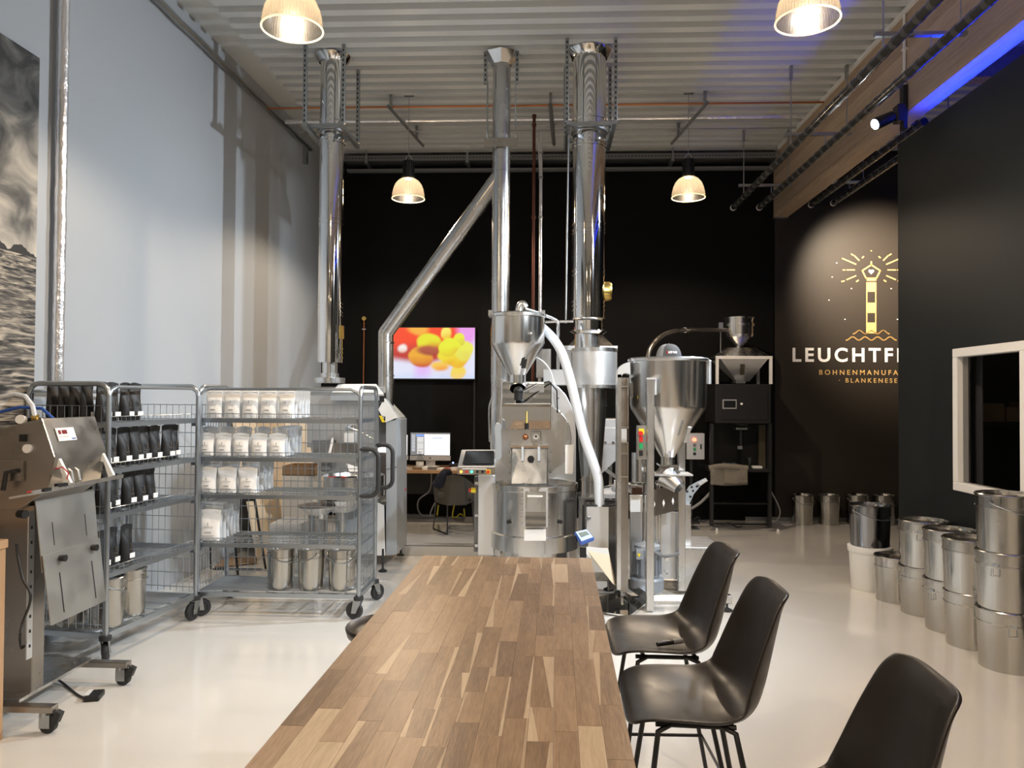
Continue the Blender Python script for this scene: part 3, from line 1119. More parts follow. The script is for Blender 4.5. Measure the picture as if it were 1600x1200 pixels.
def make_chair():
    t = thing('shell_stool', 'x', 'chair')
    nu, nv = 20, 40
    P = [shell_pt(-1 + 2 * i / nu, j / nv) + Vector((0, 0, SZ)) for j in range(nv + 1) for i in range(nu + 1)]
    F = [(j * (nu + 1) + i, j * (nu + 1) + i + 1, (j + 1) * (nu + 1) + i + 1, (j + 1) * (nu + 1) + i) for j in range(nv) for i in range(nu)]
    m = MB().add(P, F)
    o = m.build('seat_shell', 'shell', t, ang=1.3)
    md = o.modifiers.new('thick', 'SOLIDIFY')
    md.thickness = .009
    md.offset = 0
    sb = o.modifiers.new('round', 'SUBSURF')
    sb.levels = sb.render_levels = 1
    u = MB()
    u.tube([(-.13, -.12, SZ - .022), (.10, -.12, SZ - .026)], .008, 8).tube([(-.13, .12, SZ - .022), (.10, .12, SZ - .026)], .008, 8)
    u.tube([(-.10, -.12, SZ - .022), (-.10, .12, SZ - .022)], .008, 8).tube([(.09, -.12, SZ - .026), (.09, .12, SZ - .026)], .008, 8)
    u.build('under_frame', 'black_metal', t)
    for sx in (-1, 1):
        for sy in (-1, 1):
            top = Vector((-.09 if sx < 0 else .06, sy * .12, SZ - .024))
            bot = Vector((-.205 if sx < 0 else .215, sy * .215, .008))
            k = top + Vector((.035 * sx, sy * .02, -.012))
            MB().tube([top, k, k.lerp(bot, .12), k.lerp(bot, .5), bot], .0085, 8).build('leg', 'black_metal', t)
    fr_ = [(-.178, -.193, .19), (.184, -.188, .19), (.184, .188, .19), (-.178, .193, .19)]
    MB().tube(fr_, .007, 8, True).build('foot_ring', 'black_metal', t)
    return t


ch = make_chair()
cu = []
place(ch, cu, (.455, 2.97, 0), math.radians(2), 'black shell bar stool with a marker pen on its seat', 'black shell bar stools')
place(ch, cu, (.452, 2.38, 0), math.radians(-1), 'black shell bar stool, middle one of the three on the right', 'black shell bar stools')
place(ch, cu, (.555, 1.65, 0), math.radians(-4), 'nearest black shell bar stool, only its back in view', 'black shell bar stools')
pn = thing('marker_pen', 'black marker pen lying on the far bar stool seat', 'pen', (.40, 2.88, SZ + .022))
p0 = G(1027, 1007, SZ + .02)
p1 = G(1066, 1001, SZ + .02)
MB().cyl(p0, p0.lerp(p1, .62), .008, n=12).build('barrel', 'black', pn)
MB().cyl(p0.lerp(p1, .62), p1, .0095, n=12).build('cap', 'grey_dark', pn)
MB().box(p0.lerp(p1, .35) + Vector((0, 0, .0085)), (.03, .006, .0015), rz=.2).build('label', 'cable_grey', pn)

# stool on the other side of the table: round black seat, no back
t = thing('bar_stool', 'black backless bar stool mostly hidden behind the left table edge', 'stool', (-.60, 2.95, 0))
a = Vector((-.60, 2.95, 0))
MB().lathe([(.001, .655), (.12, .652), (.15, .66), (.165, .675), (.168, .668), (.160, .64), (.13, .625), (.001, .62)], a, 36).build('seat', 'shell', t, ang=1.2)
for i in range(4):
    an = PI / 4 + PI / 2 * i
    MB().tube([a + Vector((.09 * math.cos(an), .09 * math.sin(an), .63)), a + Vector((.2 * math.cos(an), .2 * math.sin(an), .008))], .009, 8).build('leg', 'black_metal', t)
MB().tube([a + Vector((.155 * math.cos(PI / 12 * i), .155 * math.sin(PI / 12 * i), .25)) for i in range(24)], .007, 8, True).build('foot_ring', 'black_metal', t)

# ================================================================== WIRE TROLLEYS
SHELF_Z = [1.392, 1.12, .857, .515]


def wires(mb, a, b, vec, n, r=.0026):
    a, b, vec = Vector(a), Vector(b), Vector(vec)
    for i in range(n + 1):
        o = vec * (i / n)
        mb.tube([a + o, b + o], r, 4)


def trolley(label, lx, ly, loc, rz, ends, handles, name='wire_trolley'):
    """local: x 0..lx (open long front at y=0), y 0..ly ; ends: which short ends carry a grid"""
    t = thing(name, label, 'trolley', (0, 0, 0), 'wire roll trolleys')
    zt = 1.62
    for x in (0, lx):
        # bent tube: one hoop per end = two posts and a top rail
        pts = [(x, 0, .16), (x, 0, zt - .07)]
        for i in range(1, 6):
            an = PI / 2 * i / 5
            pts.append((x, .07 - .07 * math.cos(an), zt - .07 + .07 * math.sin(an)))
        for i in range(0, 6):
            an = PI / 2 * i / 5
            pts.append((x, ly - .07 + .07 * math.sin(an), zt - .07 + .07 * math.cos(an)))
        pts.append((x, ly, .16))
        MB().tube(pts, .0155, 12).build('end_hoop', 'zinc_wire', t)
    # top rails along the length
    MB().tube([(0, ly, zt - .045), (lx, ly, zt - .045)], .011, 10).build('top_rail', 'zinc_wire', t)
    MB().tube([(.0, .0, zt - .075), (.02, 0, zt - .04), (.07, 0, zt - .018), (lx - .07, 0, zt - .018), (lx - .02, 0, zt - .04), (lx, 0, zt - .075)], .011, 10).build('top_rail', 'zinc_wire', t)
    # back grid
    g = MB()
    nv = round(lx / .055)
    wires(g, (0, ly, .19), (0, ly, zt - .13), (lx, 0, 0), nv)
    wires(g, (0, ly - .004, .22), (lx, ly - .004, .22), (0, 0, zt - .13 - .22), 13)
    g.build('back_grid', 'zinc_wire', t)['kind'] = 'stuff'
    for x in ends:
        g = MB()
        ne = round(ly / .047)
        wires(g, (x, 0, .19), (x, 0, zt - .13), (0, ly, 0), ne)
        wires(g, (x + .004, 0, .22), (x + .004, ly, .22), (0, 0, zt - .13 - .22), 13)
        g.build('end_grid', 'zinc_wire', t)['kind'] = 'stuff'
    for z in SHELF_Z:
        s = MB()
        s.b2((.02, .0, z - .028), (lx - .02, .022, z)).b2((.02, ly - .022, z - .028), (lx - .02, ly, z))
        s.b2((.016, .022, z - .028), (.03, ly - .022, z)).b2((lx - .03, .022, z - .028), (lx - .016, ly - .022, z))
        so = s.build('shelf', 'zinc_wire', t)
        g = MB()
        wires(g, (.03, .01, z + .002), (.03, ly - .01, z + .002), (lx - .06, 0, 0), round(lx / .028), .0022)
        wires(g, (.03, .12, z - .003), (lx - .03, .12, z - .003), (0, ly - .24, 0), 2, .003)
        g.build('wire_deck', 'zinc_wire', so)['kind'] = 'stuff'
        # low lip on the open front
        g = MB()
        g.tube([(.03, .003, z + .035), (lx - .03, .003, z + .035)], .0025, 4)
        wires(g, (.03, .003, z), (.03, .003, z + .035), (lx - .06, 0, 0), round(lx / .045), .0018)
        g.build('front_lip', 'zinc_wire', so)['kind'] = 'stuff'
        for x in (.012, lx - .012):
            MB().b2((x - .012, .0, z - .05), (x + .012, .03, z + .004)).build('shelf_hook', 'zinc_wire', so)
    # base
    z = .175
    b = MB().b2((0, -.012, z - .03), (lx, .018, z)).b2((0, ly - .018, z - .03), (lx, ly + .012, z))
    b.b2((-.012, -.012, z - .03), (.018, ly + .012, z - .001)).b2((lx - .018, -.012, z - .03), (lx + .012, ly + .012, z - .001))
    bo_ = b.build('base_frame', 'zinc_wire', t)
    g = MB()
    wires(g, (.0, .05, z), (lx, .05, z), (0, ly - .1, 0), round(ly / .022), .003)
    wires(g, (.1, .0, z - .006), (.1, ly, z - .006), (lx - .2, 0, 0), 5, .005)
    g.build('wire_deck', 'zinc_wire', bo_)['kind'] = 'stuff'
    for x, y, an in ((0, 0, .5), (lx, 0, 3.0), (0, ly, .4), (lx, ly, 1.0)):
        ca = MB().cyl((x, y, .135), (x, y, .16), .034, n=16).build('caster', 'rubber', t)
        dx, dy = math.cos(an), math.sin(an)
        off = .03
        fx, fy = x + dx * off, y + dy * off
        for s in (-1, 1):
            sx_, sy_ = -dy * .021 * s, dx * .021 * s
            MB().plate([(x - dx * .028 + sx_, y - dy * .028 + sy_, .135), (x + dx * .032 + sx_, y + dy * .032 + sy_, .135), (fx + dx * .016 + sx_, fy + dy * .016 + sy_, .045), (fx - dx * .016 + sx_, fy - dy * .016 + sy_, .045)], .003).build('fork_arm', 'galv', ca)
        R = Matrix.Rotation(an, 3, 'Z') @ Matrix.Rotation(PI / 2, 3, 'X')
        MB().lathe([(.001, -.012), (.036, -.012), (.04, -.016), (.057, -.015), (.0615, -.006), (.0615, .006), (.057, .015), (.04, .016), (.036, .012), (.001, .012)], (fx, fy, .0625), 28, rot=R).build('wheel', 'rubber', ca)
        MB().cyl((fx + dy * .027, fy - dx * .027, .0625), (fx - dy * .027, fy + dx * .027, .0625), .010, n=10).build('axle', 'galv', ca)
    if handles:
        for y in (0, ly):
            pts = [(lx, y, 1.185), (lx + .07, y, 1.185)]
            for i in range(1, 6):
                an = PI / 2 * i / 5
                pts.append((lx + .07 + .06 * math.sin(an), y, 1.125 + .06 * math.cos(an)))
            for i in range(0, 6):
                an = PI / 2 * i / 5
                pts.append((lx + .07 + .06 * math.cos(an), y, .92 - .06 * math.sin(an)))
            pts += [(lx + .03, y, .86), (lx, y, .86)]
            MB().tube(pts, .0165, 12).build('grip_handle', 'rubber', t)
    t.location = loc
    t.rotation_euler = (0, 0, rz)
    return t


# trolley along the left wall, open side facing +x: local x along world +y, local y towards -x
T1 = (Vector((-2.545, 4.36, 0)), math.radians(90 - 7.0))
T2 = (Vector((-2.452, 5.33, 0)), 0.0)
trolley('wire roll trolley of black coffee pouches beside the left wall', .91, .53, T1[0], T1[1], (0, .91), False)
trolley('wire roll trolley of white coffee pouches with black grip handles', 1.148, .50, T2[0], T2[1], (0, 1.148), True)


def tloc(T, x, y, z):
    return T[0] + Matrix.Rotation(T[1], 3, 'Z') @ Vector((x, y, z))


# ------------------------------------------------------------------ coffee pouches (front faces local -y)
def pouch_mesh(w, h, t, flare, seed, header=.2):
    nu, nv = 10, 14
    rr = random.Random(seed)
    P, F = [], []
    for side in (-1, 1):
        for j in range(nv + 1):
            q = j / nv
            full = max(0.0, 1 - (q / (1 - header)) ** 2.6) if q < 1 - header else 0
            bot = min(1, .55 + q * 3)
            hw = w / 2 * (.94 + flare * q - .10 * math.sin(PI * min(1, q / (1 - header))) * .6)
            for i in range(nu + 1):
                u = -1 + 2 * i / nu
                th = t / 2 * full * bot * (1 - abs(u) ** 3.2)
                y = side * (th + .0012) + (.006 * noise.noise((u * 2 + seed, q * 4, side * 3)) * (1 - abs(u)) if full > .05 else .003 * math.sin(u * 3 + seed))
                sag = -.012 * (u * u) * (q if q > .9 else 0)
                P.append((u * hw, y, q * h + sag + (.004 if abs(u) == 1 and j == nv else 0)))
    n1 = (nu + 1) * (nv + 1)
    idx = lambda s_, j, i: s_ * n1 + j * (nu + 1) + i
    for s_ in (0, 1):
        for j in range(nv):
            for i in range(nu):
                F.append((idx(s_, j, i), idx(s_, j, i + 1), idx(s_, j + 1, i + 1), idx(s_, j + 1, i)))
    for j in range(nv):
        for i in (0, nu):
            F.append((idx(0, j, i), idx(0, j + 1, i), idx(1, j + 1, i), idx(1, j, i)))
    for i in range(nu):
        for j in (0, nv):
            F.append((idx(0, j, i), idx(0, j, i + 1), idx(1, j, i + 1), idx(1, j, i)))
    return MB().add(P, F)


def make_black_pouch(seed, w=.105, h=.235):
    o = pouch_mesh(w, h, .07, .05, seed, .17).build('coffee_pouch', 'pouch_black', ang=1.3)
    tag(o, 'x', 'coffee bag')
    MB().box((.012, -.037, .040), (.045, .004, .030)).build('label', 'label_white', o)
    e = MB().box((0, -.0372, .100), (.0025, .003, .024)).box((0, -.0372, .078), (.034, .003, .0022)).box((0, -.0366, .114), (.006, .003, .004))
    e.build('emblem', 'gold_dim', o)['kind'] = 'stuff'
    return o


def make_white_pouch(seed, w, h, clear=False):
    o = pouch_mesh(w, h, .05 if not clear else .028, .03, seed, .22 if not clear else .3).build('coffee_pouch', 'pouch_clear' if clear else 'pouch_white', ang=1.3)
    tag(o, 'x', 'coffee bag')
    if not clear:
        e = MB().box((0, -.028, h * .54), (.004, .003, h * .11)).box((0, -.028, h * .45), (w * .45, .003, .0022)).box((0, -.0285, h * .28), (w * .28, .003, .004)).box((0, -.0285, h * .17), (w * .5, .003, .0018))
        e.build('print', 'print_grey', o)
        MB().box((0, -.004, h * .90), (w * .92, .003, .004)).build('zip_seal', 'label_white', o)
    return o


# black pouches on the wall trolley: local x along the trolley, front faces the open side
bp = [make_black_pouch(s) for s in (1, 2, 3)]
bpu = [[], [], []]
shelf_word = ['top', 'second', 'third', 'fourth']
rows = {0: [(.07, .135, .20, .265)], 1: [(.06, .125, .205, .27, .36, .43, .545, .625)], 2: [(.06, .15, .27, .345, .46)], 3: [(.05, .15, .245)]}
rows = {0: (.045, .155, .265, .335), 1: (.05, .145, .25, .345, .46, .555, .675, .775), 2: (.05, .165, .30, .395, .53), 3: (.055, .17, .29)}
kk = 0
for s, xs in rows.items():
    for n_, x in enumerate(xs):
        kind = (kk * 7 + s) % 3
        kk += 1
        p_ = tloc(T1, x + .01, .085 + .012 * ((n_ * 5) % 3), SHELF_Z[s] + .006)
        place(bp[kind], bpu[kind], p_, T1[1] + random.uniform(-.12, .12),
              'black coffee pouch on the wall trolley\'s %s shelf, %s from the near end' % (shelf_word[s], ORD[n_]), 'black coffee pouches')
# rows behind the front row, seen through the end grid
for s in (0, 1, 2, 3):
    for r in range(4 if s < 3 else 2):
        kind = (r + s) % 3
        p_ = tloc(T1, .045 + .01 * r, .18 + .083 * r, SHELF_Z[s] + .006)
        place(bp[kind], bpu[kind], p_, T1[1] + random.uniform(-.05, .05),
              'black coffee pouch behind the near end grid, %s shelf, %s row inwards' % (shelf_word[s], ORD[r + 1]), 'black coffee pouches')

# white pouches on the second trolley
wp = {}


def place_white(kind, x0, x1, ytop, ybot, Y, label, rz=0.0):
    a, b = W(x0, ybot, Y), W(x1, ytop, Y)
    w, h = b.x - a.x, kind[1]
    key = kind
    if key not in wp:
        wp[key] = (make_white_pouch(len(wp) + 11, kind[0], kind[1], kind[2]), [])
    src, used = wp[key]
    z = min(SHELF_Z, key=lambda q: abs(q - a.z)) + .006
    return place(src, used, ((a.x + b.x) / 2, Y, z), rz, label, 'white coffee pouches')


YB = 5.395
big = [[(321, 349), (349.5, 376), (377.5, 404), (405, 433), (434, 462)],
       [(311, 334), (336, 362), (363, 390), (391, 419), (420, 447)],
       [(308, 340), (341, 370), (372, 403)],
       [(307, 347)]]
hs_ = [.205, .165, .185, .225]
ws_ = [.124, .118, .138, .168]
tops = [609, 672, 730, 800]
bots = [655, 716, 776, 858]
shelf_name = ['top', 'second', 'third', 'lowest wire']
for s in range(4):
    for n_, (a, b) in enumerate(big[s]):
        lb = ('white coffee pouch on the handle trolley\'s %s shelf, %s from the left' % (shelf_name[s], ORD[n_])) if len(big[s]) > 1 else 'wide white coffee pouch at the front of the handle trolley\'s lowest wire shelf'
        place_white((ws_[s], hs_[s], False), a, b, tops[s], bots[s], YB, lb, random.uniform(-.06, .06))
    # taller clear sleeved bags packed behind the front row
    a, b = big[s][-1]
    nb = [5, 9, 5, 6][s]
    for r in range(nb):
        Y = YB + .055 + r * (.36 / nb)
        pa, pb = W(a, 700, YB), W(b, 700, YB)
        key = (ws_[s], hs_[s] + (.045 if s else -.002), True)
        if key not in wp:
            wp[key] = (make_white_pouch(len(wp) + 31, *key), [])
        src, used = wp[key]
        place(src, used, ((pa.x + pb.x) / 2 + .004 * (r % 2), Y, SHELF_Z[s] + .006), random.uniform(-.02, .02),
              'clear sleeved pouch, handle trolley\'s %s shelf, %s behind the rightmost front pouch' % (shelf_name[s], ORD[r]), 'sleeved coffee pouches')
    for n_, (a, b) in enumerate(big[s][:-1]):
        pa, pb = W(a, 700, YB), W(b, 700, YB)
        key = (ws_[s], hs_[s] + (.045 if s else -.002), True)
        src, used = wp[key]
        place(src, used, ((pa.x + pb.x) / 2, YB + .06, SHELF_Z[s] + .006), 0,
              'clear sleeved pouch behind the %s front pouch, handle trolley\'s %s shelf' % (ORD[n_], shelf_name[s]), 'sleeved coffee pouches')

# ------------------------------------------------------------------ tin buckets


def make_bucket(r, h, handle=True, m='tin', dent=False, lid=True):
    t = thing('tin_bucket', 'x', 'bucket')
    rt = r
    rb = r * .93
    pr = [(.001, .002), (rb - .004, .002), (rb, .0), (rb, .012), (rb + (rt - rb) * .76, h * .76), (rt + .0035, h * .765), (rt + .0035, h * .785), (rt - .001, h * .79), (rt - .001, h * .955), (rt + .005, h * .965), (rt + .005, h * .985), (rt, h)]
    if lid:
        pr2 = [(rt, h), (rt - .008, h), (rt - .010, h * .955), (rt - .03, h * .945), (.001, h * .945)]
    else:
        pr2 = [(rt, h), (rt - .006, h), (rt - .006, h * .3), (.001, h * .3)]
    o = MB().lathe(pr, n=40)
    if dent:
        for i, v in enumerate(o.v):
            if v.y < -.5 * r and .1 * h < v.z < .7 * h:
                v.y += .012 * math.exp(-((v.z - .3 * h) / .05) ** 2)
    o.build('body', m, t, ang=.5)
    MB().lathe(pr2, n=40).build('lid', 'tin_lid' if not lid else m, t, ang=.5)
    if handle:
        for s in (-1, 1):
            lg_ = MB().cyl((s * (rt + .001), 0, h * .87), (s * (rt + .012), 0, h * .87), .013, n=12)
            lg_.build('lug', m, t)
        ps = []
        for i in range(25):
            an = PI * i / 24
            ps.append(((rt + .010) * math.cos(an), -(rt + .010) * math.sin(an), h * .87 - h * .20 * math.sin(an)))
        MB().tube(ps, .0028, 6).build('handle', 'zinc_wire', t)
    else:
        c = MB().tube([(-.02, -rt - .004, h * .74), (-.022, -rt - .007, h * .62), (.022, -rt - .007, h * .62), (.02, -rt - .004, h * .74)], .002, 6)
        c.box((0, -rt - .002, h * .80), (.034, .008, .014))
        c.build('clasp', 'zinc_wire', t)
    return t


# three buckets at the foot of the handle trolley
bk_s = make_bucket(.098, .285)
bk_u = []
for n_, (a, b) in enumerate(((416, 462), (464, 510), (511, 557))):
    c = W((a + b) / 2, 900, 5.47)
    place(bk_s, bk_u, (c.x, 5.47, .183), (.9, -.9, .3)[n_], ['tin bucket at the foot of the handle trolley, left one', 'tin bucket at the foot of the handle trolley, middle one', 'tin bucket at the foot of the handle trolley, right one'][n_], 'tin buckets')
# three at the foot of the wall trolley
for n_, (x, y) in enumerate(((.14, .10), (.37, .12), (.12, .33))):
    c = tloc(T1, x, y, .183)
    place(bk_s, bk_u, c, T1[1] + (.6, 1.6, 0)[n_], ['nearest tin bucket at the foot of the wall trolley', 'far tin bucket at the foot of the wall trolley', 'tin bucket at the back of the wall trolley\'s base'][n_], 'tin buckets')

# stacks along the partition
bk_l = make_bucket(.168, .345, False)
bk_lh = make_bucket(.168, .345, True)
bk_d = make_bucket(.160, .345, False, dent=True)
bl_u, bh_u, bd_u = [], [], []
GB = 'tin buckets'
HB = .345


def bstack(x_left, y_bot, r, kinds, labels, rots):
    g = G(x_left + 40, y_bot)
    Yc = g.y + r
    xc = None
    # centre so that the left silhouette falls at x_left
    d = W(x_left, y_bot, 1.0)
    slope = d.x
    xc = slope * Yc + r * math.sqrt(1 + slope * slope)
    xc = min(xc, PX - r - .012)
    for i, (k_, lb, rz) in enumerate(zip(kinds, labels, rots)):
        src, used = {'l': (bk_l, bl_u), 'h': (bk_lh, bh_u), 'd': (bk_d, bd_u)}[k_]
        place(src, used, (xc, Yc, i * (HB - .012)), rz, lb, GB)
    return xc, Yc


S1 = 'big bucket stack nearest the right edge'
bstack(1524, 1057, .168, 'llh', ['bottom tin bucket of the nearest tall stack under the window', 'middle tin bucket of the nearest tall stack under the window', 'top tin bucket with wire handle, nearest tall stack under the window'], (-.4, -.9, .5))
bstack(1473, 1020, .165, 'dl', ['dented bottom tin bucket in the second stack from the right', 'top tin bucket in the second stack from the right'], (-.3, .9))
bstack(1443, 994, .165, 'll', ['bottom tin bucket in the third stack from the right', 'top tin bucket in the third stack from the right'], (-1.2, -.5))
bstack(1404, 967, .168, 'll', ['bottom tin bucket in the fourth stack from the right', 'top stained tin bucket in the fourth stack from the right'], (-1.8, -.6))
bstack(1369, 945, .15, 'l', ['single low tin bucket beside the white plastic bucket'], (-2.4,))
# white plastic bucket with a dark shiny bucket on top
g = G(1372, 927)
wx, wy = g.x, g.y + .155
t = thing('plastic_bucket', 'white plastic bucket under a dark shiny metal bucket', 'bucket', (wx, wy, 0))
MB().lathe([(.001, .002), (.138, .0), (.143, .01), (.160, .30), (.168, .305), (.170, .345), (.160, .35), (.001, .35)], (wx, wy, 0), 40).build('body', 'bin_white', t, ang=.5)
MB().lathe([(.172, .315), (.173, .352), (.16, .356), (.001, .350)], (wx, wy, 0), 40).build('lid', 'bin_white', t, ang=.5)
mat('tin_dark', (0.33, 0.33, 0.34), 0.15, 1.0, var=.2, vscale=3)
bk_dark = make_bucket(.160, .335, True, 'tin_dark')
place(bk_dark, [], (wx, wy, .358), .4, 'dark shiny metal bucket standing on the white plastic bucket', GB)
# row along the logo wall
bk_b = make_bucket(.135, .37, True)
bb = []
for n_, (x0, x1) in enumerate(((1241, 1275), (1282, 1317), (1327, 1362), (1369, 1404))):
    g = G((x0 + x1) / 2, 821)
    place(bk_b, bb, (g.x, g.y + .1, 0), (.3, 1.4, .2, .8)[n_], ['tin bucket by the logo wall, leftmost of the row of four', 'tin bucket by the logo wall, second from the left',
                                                         'tin bucket by the logo wall, third from the left', 'tin bucket by the logo wall, rightmost, half behind the partition'][n_], GB)

# ================================================================== BAG SEALER (front left)
sl = thing('bag_sealer', 'stainless tilting bag sealing machine on wheels at the left edge', 'machine', (-2.5, 3.75, 0))
Ya, Yb = 3.57, 4.0
head = [(-2.41, 1.44), (-2.345, 1.255), (-2.375, 1.10), (-2.52, 1.00), (-2.95, 1.00), (-2.95, 1.30), (-2.85, 1.335)]
MB().prism(head, 'y', Ya, Yb).build('head_housing', 'steel_dark', sl, bev=.004)
ed = MB().tube([(-2.411, Ya - .001, 1.439), (-2.346, Ya - .001, 1.256)], .004, 4)
ed.build('seam_edge', 'steel', sl)


def onface(u, v, off=.002):
    """point on the sloping upper front face: u 0..1 along y, v 0..1 down"""
    return Vector((-2.41 + .065 * v + off, Ya + (Yb - Ya) * u, 1.44 - .185 * v + off * .3))


cpn = MB().plate([onface(.14, .28, .003), onface(.14, .62, .003), onface(.47, .62, .003), onface(.47, .28, .003)], .004).build('control_panel', 'label_white', sl)
MB().plate([onface(.17, .34, .0075), onface(.17, .44, .0075), onface(.21, .44, .0075), onface(.21, .34, .0075)], .002).build('digit_window', 'digit_red', cpn)
MB().plate([onface(.235, .34, .0075), onface(.235, .44, .0075), onface(.32, .44, .0075), onface(.32, .34, .0075)], .002).build('digit_window', 'digit_red', cpn)
for q in (.17, .235, .29):
    MB().plate([onface(q, .49, .0075), onface(q, .53, .0075), onface(q + .04, .53, .0075), onface(q + .04, .49, .0075)], .001).build('button', 'led_orange' if q == 2 else 'paper', cpn)
MB().plate([onface(.38, .56, .0075), onface(.38, .59, .0075), onface(.45, .59, .0075), onface(.45, .56, .0075)], .001).build('maker_mark', 'blue', cpn)
# side panel fittings (facing the viewer, -y)
MB().box((-2.50, Ya - .006, 1.345), (.028, .012, .034)).build('switch', 'black', sl)
MB().cyl((-2.475, Ya, 1.295), (-2.475, Ya - .015, 1.295), .021, n=20).build('gauge', 'white', sl)
MB().b2((-2.95, Ya - .02, 1.14), (-2.49, Ya, 1.24)).build('side_bracket', 'steel_dark', sl, bev=.003)
MB().tube([(-2.51, Ya - .03, 1.19), (-2.55, Ya - .045, 1.185), (-2.56, Ya - .05, 1.10)], .011, 8).build('clamp_lever', 'black', sl)
# air fittings on top
af = MB().cyl((-2.47, Ya + .05, 1.40), (-2.46, Ya + .02, 1.45), .018, n=14)
af.build('air_fitting', 'brass', sl)
MB().cyl((-2.52, Ya + .02, 1.43), (-2.517, Ya - .005, 1.435), .022, n=18).build('pressure_gauge', 'label_white', sl)
MB().box((-2.50, Ya + .06, 1.42), (.13, .05, .04)).build('air_regulator', 'black', sl)
MB().tube([(-2.465, Ya + .03, 1.44), (-2.48, Ya + .03, 1.50), (-2.53, Ya + .05, 1.545), (-2.60, Ya + .08, 1.555), (-2.75, Ya + .1, 1.53)], .011, 8).build('air_hose', 'hose', sl)
MB().tube([(-2.43, Ya + .12, 1.43), (-2.50, Ya + .13, 1.485), (-2.62, Ya + .14, 1.49), (-2.75, Ya + .15, 1.46)], .008, 8).build('air_hose', 'blue', sl)
# jaw tray and its guards
MB().prism([(-2.395, 1.085), (-2.285, 1.105), (-2.282, 1.125), (-2.290, 1.125), (-2.292, 1.112), (-2.395, 1.095)], 'y', 3.33, 4.06).build('jaw_tray', 'steel', sl)
for y in (3.60, 3.965):
    MB().prism([(-2.365, 1.235), (-2.345, 1.245), (-2.285, 1.13), (-2.31, 1.115), (-2.34, 1.20), (-2.375, 1.205)], 'y', y, y + .02).build('jaw_guard', 'white_paint', sl)
for y in (3.70, 3.755):
    MB().tube([(-2.37, y, 1.19), (-2.345, y, 1.175), (-2.335, y, 1.125)], .007, 8).build('jaw_hook', 'steel', sl)
MB().box((-2.285, 3.53, 1.128), (.022, .055, .016), rz=-.3).build('wire_clip', 'black', sl)
MB().box((-2.285, 3.42, 1.118), (.02, .05, .014)).build('wire_clip', 'black', sl)
MB().tube([(-2.29, 3.58, 1.15), (-2.28, 3.575, 1.18), (-2.30, 3.56, 1.21), (-2.33, 3.55, 1.20)], .003, 6).build('signal_wire', 'red', sl)
MB().tube([(-2.29, 3.40, 1.12), (-2.30, 3.36, 1.12), (-2.32, 3.34, 1.115)], .0035, 6).build('signal_wire', 'red', sl)
# bag support plates, leaning
MB().plate([(-2.392, 3.50, 1.055), (-2.392, 3.965, 1.055), (-2.352, 3.955, .72), (-2.352, 3.50, .72)], -.004).build('support_plate', 'steel_mid', sl)
MB().plate([(-2.353, 3.50, .80), (-2.353, 3.958, .80), (-2.308, 3.945, .475), (-2.308, 3.50, .475)], -.005).build('support_plate', 'steel_mid', sl)
for y in (3.60, 3.86):
    MB().plate([(-2.3339, y, .70), (-2.3339, y + .007, .70), (-2.3076, y + .007, .51), (-2.3076, y, .51)], -.0008).build('slot', 'black', sl)
    MB().plate([(-2.3740, y, .94), (-2.3740, y + .005, .94), (-2.3610, y + .005, .83), (-2.3610, y, .83)], -.0008).build('slot', 'black', sl)
    MB().cyl((-2.36, y + .02, .765), (-2.315, y + .02, .765), .014, .017, 14).build('clamp_knob', 'black', sl)
MB().cyl((-2.44, 3.46, 1.00), (-2.40, 3.45, 1.00), .018, .02, 14).build('clamp_knob', 'black', sl)
# column and base
MB().b2((-2.85, 3.60, .12), (-2.46, 3.69, 1.02)).build('column', 'steel_dark', sl, bev=.004)
ps_ = MB().b2((-2.452, 3.54, .30), (-2.446, 3.58, 1.0)).build('hole_strip', 'steel_satin', sl)
for i in range(9):
    MB().box((-2.445, 3.56, .36 + .07 * i), (.003, .009, .014)).build('hole', 'black', ps_)
MB().b2((-2.85, 3.50, .115), (-2.45, 4.08, .13)).build('base_plate', 'steel', sl)
for yb, xe in ((3.46, -2.25), (4.05, -2.23)):
    MB().b2((-2.9, yb - .025, .095), (xe, yb + .025, .125)).build('base_bar', 'steel_dark', sl, bev=.003)
    ca = MB().cyl((xe - .05, yb, .075), (xe - .05, yb, .095), .022, n=14).build('caster', 'galv', sl)
    for q in (-.018, .018):
        MB().box((xe - .04, yb + q, .055), (.05, .004, .06)).build('fork_arm', 'galv', ca)
    MB().cyl((xe - .03, yb - .014, .037), (xe - .03, yb + .014, .037), .037, n=22).build('wheel', 'rubber', ca)
    MB().box((xe + .012, yb, .075), (.03, .03, .05), ry=.4).build('brake', 'rubber', ca)
pd = thing('foot_pedal', 'black foot pedal with its cable on the floor in front of the sealer', 'pedal', (-2.33, 3.95, 0))
pc = G(147, 1085, .02)
MB().box((pc.x, pc.y, .014), (.075, .10, .028), rz=.25).build('pedal_body', 'black', pd, bev=.004)
MB().box((pc.x - .028, pc.y, .022), (.022, .08, .016), rz=.25).build('pedal_plate', 'bin_white', pd)
a = W(26, 850, 3.47)
cpts = [a, W(28, 870, 3.46), W(36, 905, 3.45), W(47, 925, 3.44), W(46, 945, 3.44), W(35, 975, 3.45), W(32, 1005, 3.47), G(42, 1030, .12), G(62, 1045, .06), G(95, 1065, .012), G(120, 1085, .006), Vector((pc.x - .04, pc.y - .02, .01))]


